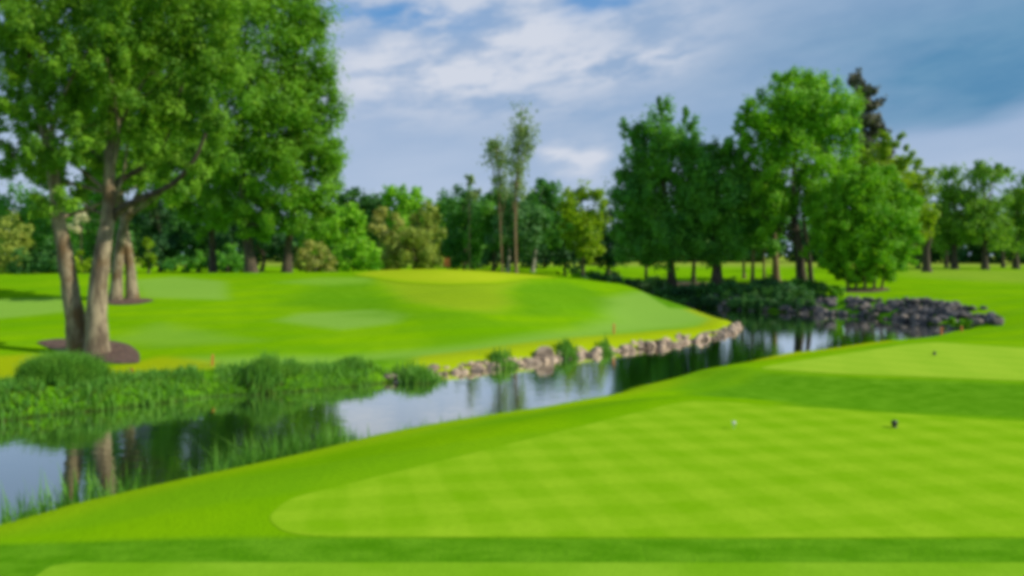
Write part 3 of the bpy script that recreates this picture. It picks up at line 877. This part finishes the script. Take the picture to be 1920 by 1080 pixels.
RIGHT = [
    ('park_tree', 'yellowish airy tree right behind the round dense tree', 84, [(1700, 320, 30, 26), (1720, 350, 28, 34), (1705, 400, 36, 46), (1730, 430, 24, 40)], 1738, 'lime', 4200),
    ('park_tree', 'green park tree, first of the row right of the yellowish airy one', 104, [(1785, 340, 32, 34), (1765, 380, 30, 34), (1800, 390, 36, 46), (1780, 440, 40, 34), (1745, 430, 20, 34)], 1790, 'park', 6000),
    ('park_tree', 'tallest park tree of the far right row with wide top', 102, [(1842, 325, 32, 24), (1870, 320, 18, 18), (1855, 370, 36, 40), (1835, 420, 36, 44), (1870, 430, 30, 34)], 1847, 'park', 6000),
    ('park_tree', 'park tree cut by the right edge of the picture', 106, [(1905, 360, 32, 34), (1920, 400, 40, 46), (1900, 440, 40, 36), (1945, 380, 40, 50)], 1905, 'park', 6000),
    ('park_tree', 'small shaded park tree between the two wide right row trees', 116, [(1880, 440, 26, 30), (1885, 400, 22, 30)], 1881, 'dark', 1600),
    ('park_tree', 'shaded slim park tree left of the first row tree', 114, [(1768, 430, 24, 36), (1775, 400, 20, 26)], 1775, 'dark', 1500),
    ('park_tree', 'small pale green tree under the yellowish airy one', 110, [(1725, 455, 22, 20), (1735, 440, 16, 20)], 1722, 'olive', 1000),
]
for k, (nm, lab, d, lb, bx, lf, n) in enumerate(RIGHT):
    py = 502
    tree(nm, lab, 'tree', d, lb, [(((bx, py), (bx - 1, 470), (bx + 3, 430), (lb[0][0], lb[0][1])), .48 if n > 3000 else .3, .1)], lf, 'dark', n, .36, 70 + k, 'park trees on the far right', nb=8, spread=.32, feather=.3)
# bank shrubs below the grove
for k, (px, py, d, rx, ry, lf, lab) in enumerate(((1180, 535, 55, 24, 12, 'deep', 'low dark shrub on the far bank left of the grove'),
                                                  (1225, 552, 50.5, 22, 12, 'dark', 'low dark shrub on the bank below the leftmost grove trunk'),
                                                  (1300, 556, 49.5, 26, 12, 'deep', 'wide dark shrub on the bank between the left grove trunks'),
                                                  (1370, 560, 48.5, 24, 11, 'dark', 'dark shrub on the bank right of the straight black trunk'),
                                                  (1440, 562, 47.8, 26, 13, 'blue', 'blue-green shrub at the water below the grove'),
                                                  (1495, 560, 47, 22, 13, 'grove', 'green shrub on the bank below the tallest grove tree'),
                                                  (1562, 570, 43.2, 13, 13, 'round', 'small bright green bush in front of the dark rocks'),
                                                  (1795, 606, 32.6, 10, 8, 'round', 'tiny green tuft bush by the right end of the dark rocks'),
                                                  (1270, 566, 47.8, 22, 9, 'dark', 'small dark waterside shrub below the leftmost grove trunk'),
                                                  (1335, 570, 46.9, 24, 10, 'deep', 'low dark waterside shrub below the straight black trunk'),
                                                  (1405, 572, 46.4, 24, 10, 'dark', 'dark waterside shrub left of the blue-green shrub'),
                                                  (1475, 576, 45.4, 22, 9, 'blue', 'low blue-green shrub at the left end of the dark rocks'),
                                                  (1525, 556, 46.2, 24, 9, 'dark', 'dark shrub at the top left corner of the dark rocks'),
                                                  (1415, 548, 49.8, 30, 7, 'deep', 'dark undergrowth strip in front of the slim brown stems'),
                                                  (1120, 520, 66, 30, 10, 'deep', 'low dark thicket along the creek behind the mound'),
                                                  (1250, 538, 56, 26, 4, 'deep', 'low dark undergrowth between the slim stems of the grove'))):
    b = at(px, py, d)
    g = hz(b[0], d)
    R = np.random.default_rng(200 + k)
    mp = d / F
    root = empty('bank_shrub', (b[0], d, g), lab, 'shrub', 'shrubs along the far bank')
    LB = [(np.array([b[0] + R.normal() * rx * mp * .5, d + R.normal() * .25, max(b[2], g + ry * mp * .5)]), np.array([rx, rx, ry * .8]) * mp * .8) for _ in range(3)]
    V, I, T, _ = leaves(LB, 1300, .16, R, .35)
    mesh_np('foliage', V, I, L[lf], root, False, {'tint': ('POINT', 'FLOAT', T)}, origin=(b[0], d, g))
    P = []
    for q in range(5):
        e = LB[q % 3][0] + R.normal(size=3) * .15
        P.append(tube(bez([(b[0] + R.normal() * .1, d, g - .1), ((b[0] + e[0]) / 2, (d + e[1]) / 2, (g + e[2]) / 2), e], 6), np.linspace(.03, .01, 6), 5))
    V, Fq = join(P)
    mesh_np('stem', V, Fq, BK['dark'], root, True, origin=(b[0], d, g))

R = np.random.default_rng(88)
LB = []
for k in range(90):
    u = k / 89
    q = np.array([np.interp(u, (0, .25, .45, .6, 1), (9.9, 11.0, 12.5, 14.0, 16.9)), np.interp(u, (0, .25, .45, .6, 1), (56, 50, 46.2, 44.4, 42.0))]) + np.array([.35, .6]) * (.2 + R.random() * 2.7)
    LB.append((np.array([q[0], q[1], max(hz(*q), ZW) + .12]), np.array([.6, .6, .14 + .12 * R.random()])))
V, I, T, _ = leaves(LB, 15000, .16, R, .4)
tag(mesh_np('undergrowth', V, I, L['dark'], None, False, {'tint': ('POINT', 'FLOAT', T)}), 'dark ivy-like undergrowth covering the bank below the grove', 'undergrowth', kind='stuff')

# far woods: one mass beyond everything
R = np.random.default_rng(5)
LB = []
for a in np.linspace(-52, 52, 64):
    q = math.radians(a)
    dd = 215 + R.normal() * 12
    hh = 5.5 + 3.5 * R.random()
    LB.append((np.array([math.sin(q) * dd, math.cos(q) * dd, hh * .8]), np.array([6 + 3 * R.random(), 6, hh])))
V, I, T, _ = leaves(LB, 60000, 1.5, R, .33)
fw = mesh_np('far_woods', V, I, L['dark'], None, False, {'tint': ('POINT', 'FLOAT', T)})
tag(fw, 'far-off belt of dark woodland closing the horizon', 'woods', kind='stuff')


# ------------------------------------------------------------------ reeds
def blades(spots, hgt, R, wid=.03, lean=.25):
    n = len(spots)
    b = np.array(spots)
    hh = hgt * (.55 + .6 * R.random(n))
    az = R.random(n) * 2 * math.pi
    ln = lean * np.abs(R.normal(size=n)) * hh
    side = np.stack([np.cos(az + 1.57), np.sin(az + 1.57), np.zeros(n)], 1) * (wid * (.6 + .8 * R.random(n)))[:, None]
    dirv = np.stack([np.cos(az), np.sin(az), np.zeros(n)], 1)
    p1 = b + dirv * (ln * .3)[:, None] + np.array([0, 0, 1]) * (hh * .55)[:, None]
    p2 = b + dirv * ln[:, None] + np.array([0, 0, 1]) * hh[:, None]
    V = np.stack([b - side * .5, b + side * .5, p1 - side * .5, p1 + side * .5, p2], 1).reshape(-1, 3)
    i = np.arange(n)[:, None] * 5
    q = i + np.array([[0, 1, 3, 2]])
    tr = i + np.array([[2, 3, 4]])
    T = np.repeat(np.clip(.5 + .3 * R.normal(size=n), 0, 1), 5)
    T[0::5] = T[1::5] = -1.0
    return V, [q, tr], T


def along(P, n, R, width, back=0.0):
    """random points scattered along a shoreline, offset inland"""
    P = np.asarray(P, float)
    seg = np.linalg.norm(np.diff(P, axis=0), axis=1)
    k = R.choice(len(seg), size=n, p=seg / seg.sum())
    u = R.random(n)[:, None]
    q = P[k] * (1 - u) + P[k + 1] * u
    tv = (P[k + 1] - P[k]) / seg[k][:, None]
    nv = np.stack([-tv[:, 1], tv[:, 0]], 1)
    o = (back + width * (R.random(n) - .5))[:, None]
    return q + nv * o


R = np.random.default_rng(21)
far_sh = np.vstack([SHORE[0:10], SHORE[9] * .75 + SHORE[10] * .25])
q = along(far_sh, 40000, R, 1.7, .70)
dens = np.array([mnoise.noise(Vector((a * .55, b * .55, 0))) for a, b in q])
q = q[dens > -.45 + .25 * R.random(len(q))]
z = np.maximum(h(q[:, 0], q[:, 1]), ZW - .1)
hm = .12 + .15 * smooth((np.array([mnoise.noise(Vector((a * 1.1 + 9, b * 1.1, 3))) for a, b in q]) + .4) / .8) + .10 * (R.random(len(q)) < .12)
V, Fc, T = blades(np.c_[q, z], hm, R, .024, .3)
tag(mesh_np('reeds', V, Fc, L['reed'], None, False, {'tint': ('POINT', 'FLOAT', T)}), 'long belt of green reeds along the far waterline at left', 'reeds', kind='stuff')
near_sh = np.array([s for s in ES if -8 < s[0] < 1.2])[::-1]
q = along(near_sh, 22000, R, .9, .10)
dens = np.array([mnoise.noise(Vector((a * 1.1, b * 1.1, 5))) for a, b in q])
q = q[dens > -.22 + .3 * R.random(len(q))]
z = np.maximum(h(q[:, 0], q[:, 1]), ZW - .1)
ex = np.array([e[0] for e in EDGE][::-1]); ey = np.array([e[1] for e in EDGE][::-1])
hm = np.zeros(len(q))
for k in range(len(q)):
    pu, _ = proj((q[k, 0], q[k, 1], ZW))
    nz = .5 + .9 * mnoise.noise(Vector((q[k, 0] * 1.3, q[k, 1] * 1.3, 2)))
    top = np.interp(pu, ex, ey) - (2 + 30 * min(1, max(0, nz))) * min(1, max(0, (670 - pu) / 70)) + 30 * min(1, max(0, (pu - 640) / 60))
    rr_ = ray(pu, top)
    hm[k] = min(1.0, max(.1, .74 * (ZC + rr_[2] / rr_[1] * q[k, 1] - ZW)))
V, Fc, T = blades(np.c_[q, z], hm, R, .02, .28)
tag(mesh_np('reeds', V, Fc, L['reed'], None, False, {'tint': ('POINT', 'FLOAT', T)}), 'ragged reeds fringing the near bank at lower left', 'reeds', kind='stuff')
for k, (px, py, rx, hgt, n, lab) in enumerate(((782, 716, 42, .52, 900, 'dark reed clump standing alone left of the pale stones'),
                                               (945, 690, 26, .40, 420, 'small reed clump between pale stones, left of the big boulder'),
                                               (1066, 672, 18, .46, 350, 'reed clump just right of the big pale boulder'),
                                               (1138, 663, 16, .36, 260, 'smallest reed clump in the middle of the pale stones'),
                                               (495, 735, 30, .62, 500, 'tall reed tuft sticking up from the far reed belt'))):
    b = onz(px, py, ZW)
    mp = b[1] / F
    q = np.c_[b[0] + R.normal(size=n) * rx * mp * .5, b[1] + R.normal(size=n) * .22 + .15]
    z = np.maximum(h(q[:, 0], q[:, 1]), ZW - .1)
    fall = 1 - .4 * np.abs(q[:, 0] - b[0]) / (rx * mp)
    V, Fc, T = blades(np.c_[q, z], hgt * np.clip(fall, .3, 1), R, .035, .35)
    o = mesh_np('reed_clump', V, Fc, L['reed'], None, False, {'tint': ('POINT', 'FLOAT', T)}, origin=(b[0], b[1], ZW))
    tag(o, lab, 'reeds', 'reed clumps at the waterline')
# the big mound of marsh grass at the left
b = onz(75, 765, ZW)
R2 = np.random.default_rng(77)
n = 6500
aa = R2.random(n) * 2 * math.pi; rr = np.sqrt(R2.random(n))
q = np.c_[b[0] + np.cos(aa) * rr * .95, b[1] + .85 + np.sin(aa) * rr * .7]
z = np.maximum(h(q[:, 0], q[:, 1]), ZW)
V, Fc, T = blades(np.c_[q, z], .20 + .48 * np.sqrt(np.clip(1 - rr ** 2, 0, 1)), R2, .026, .4)
tag(mesh_np('marsh_bush', V, Fc, L['reed'], None, False, {'tint': ('POINT', 'FLOAT', T)}, origin=(b[0], b[1] + .85, ZW)), 'domed tussock of dense green marsh grass at far left bank', 'plant')


# ------------------------------------------------------------------ stones
def stone_mesh(name, seed, mat, sub=2, rough=.28):
    import bmesh
    bm = bmesh.new()
    bmesh.ops.create_icosphere(bm, subdivisions=3, radius=1)
    R = np.random.default_rng(seed)
    planes = []
    for _ in range(9):
        nrm = R.normal(size=3); nrm /= np.linalg.norm(nrm)
        planes.append((nrm, .42 + .42 * R.random()))
    for v in bm.verts:
        p = np.array(v.co)
        for nrm, dd in planes:
            s = p @ nrm - dd
            if s > 0: p = p - nrm * s * .92
        p = p * (1 + .10 * mnoise.noise(Vector(p * 1.6 + seed)) + .05 * mnoise.noise(Vector(p * 5 + seed)))
        v.co = p
    me = bpy.data.meshes.new(name)
    bm.to_mesh(me); bm.free()
    me.materials.append(mat)
    for p in me.polygons: p.use_smooth = False
    return me


pale_m = noise_mat('pale_stone', (0.27, 0.20, 0.14), (0.49, 0.39, 0.29), 6, .3, .7, .9, .6, .03, (0.20, 0.15, 0.11), .5)
dark_m = noise_mat('dark_stone', (0.045, 0.043, 0.043), (0.14, 0.13, 0.125), 6, .3, .7, .85, .6, .03, (0.17, 0.14, 0.11), .8)
PS = [stone_mesh('stone', 300 + i, pale_m) for i in range(7)]
DS = [stone_mesh('rock', 400 + i, dark_m) for i in range(8)]


def stone(name, me, loc, sc, R, label, cat, group):
    o = bpy.data.objects.new(name, me)
    o.location = loc
    o.scale = sc
    o.rotation_euler = (R.normal() * .3, R.normal() * .3, R.random() * 6.28)
    link(o)
    tag(o, label, cat, group)
    return o


R = np.random.default_rng(61)
P = np.array([onz(*p, ZW)[:2] for p in ((730, 718), (830, 702), (950, 688), (1060, 672), (1150, 660), (1250, 648), (1330, 635), (1370, 626), (1386, 613))])
seg = np.linalg.norm(np.diff(P, axis=0), axis=1); cum = np.r_[0, np.cumsum(seg)]
s = .2
while s < cum[-1]:
    i = np.searchsorted(cum, s) - 1; i = max(0, min(i, len(seg) - 1))
    u = (s - cum[i]) / seg[i]
    p = P[i] * (1 - u) + P[i + 1] * u
    tv = (P[i + 1] - P[i]) / seg[i]; nv = np.array([-tv[1], tv[0]])
    size = .10 + .13 * R.random()
    if R.random() < .97:
        for lay in range(2 if R.random() < .8 else 1):
            qq = p + nv * (.02 + .20 * lay + .06 * R.normal()) + tv * R.normal() * .1
            sz = size * (1 if lay == 0 else .85)
            stone('bank_stone', PS[int(R.integers(7))], (qq[0], qq[1], ZW + .01 + .11 * lay + .025 * R.normal()), (sz * (1.3 + .8 * R.random()), sz * 1.1, sz * (.5 + .4 * R.random())), R,
                  'pale weathered stone in the low row edging the mound', 'stone', 'pale stones edging the mound')
    s += size * (1.15 + .55 * R.random())
b = onz(1018, 679, ZW)
stone('boulder', stone_mesh('boulder', 331, pale_m), (b[0], b[1] + .25, ZW + .16), (.50, .32, .30), R, 'largest pale pinkish boulder at the water edge', 'stone', None)

P = np.array([onz(*p, ZW)[:2] for p in ((1500, 588), (1560, 590), (1620, 594), (1700, 603), (1780, 612), (1822, 619))])
P = np.vstack([P, [(20.6, 31.9), (21.6, 31.9)]])
seg = np.linalg.norm(np.diff(P, axis=0), axis=1); cum = np.r_[0, np.cumsum(seg)]
R = np.random.default_rng(62)
cnt = 0
for k in range(900):
    if cnt >= 270: break
    s = cum[-1] * R.random()
    i = np.searchsorted(cum, s) - 1; i = max(0, min(i, len(seg) - 1))
    u = (s - cum[i]) / seg[i]
    p = P[i] * (1 - u) + P[i + 1] * u
    tv = (P[i + 1] - P[i]) / seg[i]; nv = np.array([-tv[1], tv[0]])
    if nv[1] < 0: nv = -nv
    ofs = 2.9 * R.random() - .25
    q = p + nv * ofs
    if q[0] < 14.2: continue
    size = .15 + .18 * R.random() ** 1.5
    g = hz(q[0], q[1])
    if g < ZW - .25: continue
    pu, pv = proj((q[0], q[1], g + size))
    if pv < np.interp(pu, (1500, 1560, 1700, 1800, 1850, 1880), (556, 553, 555, 561, 574, 598)) or pu > 1878: continue
    stone('bank_rock', DS[int(R.integers(8))], (q[0], q[1], g + size * .2), (size * 1.2, size, size * .75), R,
          'dark grey rock in the heaped bank right of the grove', 'rock', 'dark rocks of the far bank')
    cnt += 1
for k in range(110):
    u = R.random()
    q = np.array([np.interp(u, (0, .25, .45, .6, 1), (9.9, 11.0, 12.5, 14.0, 17.7)), np.interp(u, (0, .25, .45, .6, 1), (56, 50, 46.2, 44.4, 41.3))]) + np.array([.35, .6]) * (R.random() * 1.8 - .1)
    if polydist(q[0], q[1], SHORE) < -.1: continue
    size = .15 + .2 * R.random()
    stone('bank_rock', DS[int(R.integers(8))], (q[0], q[1], hz(*q) + size * .15), (size * 1.2, size, size * .7), R,
          'dark shaded rock on the bank below the grove', 'rock', 'dark rocks below the grove')


# ------------------------------------------------------------------ small markers
def plain_mat(name, c, rough=.6):
    return noise_mat(name, tuple(v * .8 for v in c), c, 20, .3, .7, rough, .15, .005)


orange = plain_mat('orange_paint', (.58, .17, .03))
rust = plain_mat('rust_paint', (.38, .06, .02))


def box(c, s, top=1.0):
    x, y, z = c; a, b_, hh = s
    v = []
    for k, q in ((0, 1.0), (.86, 1.0), (1.0, top)):
        for sx, sy in ((-1, -1), (1, -1), (1, 1), (-1, 1)):
            v.append((x + sx * a * q / 2, y + sy * b_ * q / 2, z + hh * k))
    f = [(3, 2, 1, 0), (8, 9, 10, 11)]
    for l in (0, 4):
        for k in range(4): f.append((l + k, l + (k + 1) % 4, l + 4 + (k + 1) % 4, l + 4 + k))
    return np.array(v, float), np.array(f)


def stake(px, py, hgt, wid, mat, lab, tilt=0.0):
    b = hit(px, py)
    V1, F1 = box((0, 0, -.12), (wid, wid, hgt + .12), .35)
    o = mesh_np('hazard_stake', V1, F1, mat)
    o.location = b
    o.rotation_euler = (0, tilt, .4)
    return tag(o, lab, 'stake', 'stakes marking the water hazard')


stake(398, 686, .30, .05, orange, 'orange stake on the left bank right of the mulch ring', .06)
stake(247, 706, .20, .07, rust, 'short rust red stake in the grass below the mulch ring')
stake(1765, 628, .30, .055, orange, 'orange stake on the near bank facing the dark rocks')
stake(1803, 622, .22, .05, orange, 'second smaller orange stake beside the end of the dark rocks', -.1)
stake(1151, 626, .40, .05, orange, 'slim orange stake on the pale turf above the stone row')
stake(1296, 574, .45, .06, orange, 'orange stake on the far slope of the mound near the water')
# orange marker board behind the green
b = np.array([at(838, 500, 54)[0], 54, 0.0]); b[2] = hz(b[0], b[1])
zt = at(838, 484, 54)[2] - b[2]
root = empty('marker_board', tuple(b), 'small orange board on a post behind the putting green', 'sign')
V1, F1 = box((0, 0, -.1), (.07, .07, zt + .1), .8)
mesh_np('post', V1, F1, plain_mat('post_wood', (.20, .13, .07)), root)
V1, F1 = box((0, -.06, zt - .62), (.42, .04, .62), .97)
mesh_np('board', V1, F1, orange, root)


def lathe(prof, seg=20):
    v = []
    for r, z in prof:
        for k in range(seg):
            v.append((r * math.cos(6.28318 * k / seg), r * math.sin(6.28318 * k / seg), z))
    f = [(i * seg + k, i * seg + (k + 1) % seg, (i + 1) * seg + (k + 1) % seg, (i + 1) * seg + k) for i in range(len(prof) - 1) for k in range(seg)]
    return np.array(v), np.array(f)


sph = lambda r, z0, n=9: [(max(.001, r * math.sin(math.pi * i / n)), z0 - r * math.cos(math.pi * i / n)) for i in range(n + 1)]
black = plain_mat('black_plastic', (.012, .014, .016), .4)
white = plain_mat('white_plastic', (.75, .75, .72), .4)


def tee_marker(px, py, z, r, mat, mat2, lab):
    b = onz(px, py, z + .005)
    root = empty('tee_marker', tuple(b), lab, 'tee marker', 'tee markers')
    V1, F1 = lathe([(.001, 0), (r * .75, 0), (r * .8, r * .12), (r * .45, r * .3), (r * .3, r * .5)])
    mesh_np('base', V1, F1, mat2, root, True)
    V1, F1 = lathe(sph(r * .85, r * 1.15))
    mesh_np('ball', V1, F1, mat, root, True)


tee_marker(1677, 801, 0, .043, black, black, 'black round tee marker on the checker-mown tee lawn')
tee_marker(1752, 666, Z2, .045, black, black, 'tiny dark tee marker on the paler second tee lawn')
b = onz(1376, 803, .005)
root = empty('golf_ball', tuple(b), 'white golf ball on a peg, left of the black tee marker', 'golf ball')
V1, F1 = lathe([(.004, -.02), (.004, .03), (.011, .042)], 10)
mesh_np('peg', V1, F1, white, root, True)
V1, F1 = lathe(sph(.0214, .062), 16)
mesh_np('ball', V1, F1, white, root, True)

# ------------------------------------------------------------------ light and sky
W = bpy.data.worlds.new('World')
SC.world = W
t = NT(W)
sky = t.n('ShaderNodeTexSky', sky_type='NISHITA', sun_disc=False)
sky.sun_elevation = SUN_EL
sky.sun_rotation = SUN_AZ
sky.air_density = 1.0
sky.dust_density = 0.2
sky.ozone_density = 2.5
bg1 = t.n('ShaderNodeBackground')
bg1.inputs['Strength'].default_value = .15
hsv = t.n('ShaderNodeHueSaturation')
hsv.inputs['Saturation'].default_value = 1.35
t.l(sky.outputs[0], hsv.inputs['Color'])
t.l(hsv.outputs[0], bg1.inputs['Color'])
tc = t.n('ShaderNodeTexCoord')
dv = tc.outputs['Generated']
sp = t.n('ShaderNodeSeparateXYZ')
t.l(dv, sp.inputs[0])
az = t.math('ARCTAN2', sp.outputs[0], sp.outputs[1])
el = sp.outputs[2]
cmb = t.n('ShaderNodeCombineXYZ')
t.l(t.math('MULTIPLY', az, 1.0), cmb.inputs[0])
t.l(t.math('MULTIPLY_ADD', az, -.35, t.math('MULTIPLY', el, 3.0)), cmb.inputs[1])
v = cmb.outputs[0]
n1 = t.noise(v, 3.6, 8, .58)
n2 = t.noise(t.scaled(v, (1, 1, 1)), 9.5, 7, .6)
n3 = t.noise(t.scaled(v, (1, 1.3, 1)), 2.1, 5, .5)
warp = t.math('MULTIPLY', t.math('SUBTRACT', n1, .5), .28)
azw = t.math('ADD', az, warp)
elw = t.math('ADD', el, t.math('MULTIPLY', t.math('SUBTRACT', n3, .5), .10))


def blob(a0, e0, ra, re):
    dx = t.math('DIVIDE', t.math('SUBTRACT', azw, a0), ra)
    dy = t.math('DIVIDE', t.math('SUBTRACT', elw, e0), re)
    r2 = t.math('ADD', t.math('MULTIPLY', dx, dx), t.math('MULTIPLY', dy, dy))
    nd = t.n('ShaderNodeMath', operation='POWER')
    nd.inputs[0].default_value = 2.718
    t.l(t.math('MULTIPLY', r2, -1), nd.inputs[1])
    return nd.outputs[0]


# layers: even grey-blue veil, dark rain cloud on the right, white streaks across the middle, open blue top left
veil = t.mix(t.ss(elw, .02, .26), (0.470, 0.570, 0.735), (0.330, 0.450, 0.650))
veil = t.mix(t.math('MULTIPLY', t.ss(n3, .38, .68), .45), veil, (0.24, 0.385, 0.600))
dark = t.math('MULTIPLY', blob(.66, .19, .36, .13), t.math('MULTIPLY', t.math('MULTIPLY_ADD', n1, .7, .75), t.ss(t.math('SUBTRACT', elw, t.math('MULTIPLY', t.math('ABSOLUTE', t.math('SUBTRACT', az, .60)), -.10)), .148, .182)), clamp=True)
veil = t.mix(dark, veil, t.mix(t.ss(n2, .3, .7), (0.100, 0.265, 0.455), (0.150, 0.320, 0.500)))
white = t.math('MULTIPLY', t.ss(t.math('MULTIPLY_ADD', n2, .55, t.math('MULTIPLY', n1, .55)), .43, .62),
               t.math('ADD', t.math('ADD', blob(.04, .285, .22, .065), t.math('MULTIPLY', blob(-.14, .22, .20, .05), .9)), t.math('ADD', t.math('MULTIPLY', blob(-.18, .335, .14, .02), .7), t.math('ADD', blob(.15, .235, .07, .013), t.math('MULTIPLY', blob(.10, .125, .03, .022), 1.6)))), clamp=True)
cloud = t.mix(white, veil, (0.64, 0.685, 0.785))
bg2 = t.n('ShaderNodeBackground')
bg2.inputs['Strength'].default_value = 1.0
t.l(cloud, bg2.inputs['Color'])
gap = t.math('ADD', t.math('MULTIPLY', blob(-.16, .30, .11, .022), t.ss(n2, .62, .40)), t.math('MULTIPLY', blob(.105, .32, .035, .024), 1.2), clamp=True)
# clouds thin out overhead, open Nishita sky shows through
cov = t.math('SUBTRACT', 1.0, t.math('MULTIPLY', gap, .85), clamp=True)
cov = t.math('MULTIPLY', cov, t.math('MULTIPLY_ADD', t.ss(el, .40, .85), -.45, 1.0))
mx = t.n('ShaderNodeMixShader')
t.l(cov, mx.inputs[0])
t.l(bg1.outputs[0], mx.inputs[1])
t.l(bg2.outputs[0], mx.inputs[2])
o = t.n('ShaderNodeOutputWorld')
t.l(mx.outputs[0], o.inputs[0])

sd_ = bpy.data.lights.new('sun', 'SUN')
sd_.energy = 4.9
sd_.angle = math.radians(.6)
sd_.color = (1, .91, .74)
so = bpy.data.objects.new('sun', sd_)
link(so)
to = Vector((math.sin(SUN_AZ) * math.cos(SUN_EL), math.cos(SUN_AZ) * math.cos(SUN_EL), math.sin(SUN_EL)))
so.rotation_euler = to.to_track_quat('Z', 'Y').to_euler()
so.location = (30, -10, 40)

cam = bpy.data.cameras.new('camera')
cam.sensor_width = 36
cam.lens = F / 1920 * 36
cam.clip_start = .1
cam.clip_end = 6000
co = bpy.data.objects.new('camera', cam)
link(co)
co.location = (0, 0, ZC)
co.rotation_euler = (math.pi / 2 - TH, 0, 0)
SC.camera = co

SC.view_settings.view_transform = 'Standard'
SC.view_settings.look = 'None'
SC.view_settings.exposure = 0
SC.view_settings.gamma = 1
SC.cycles.max_bounces = 6
SC.cycles.transparent_max_bounces = 4
SC.cycles.use_denoising = True
SC.cycles.pixel_filter_type = 'BLACKMAN_HARRIS'
SC.cycles.filter_width = 5.0
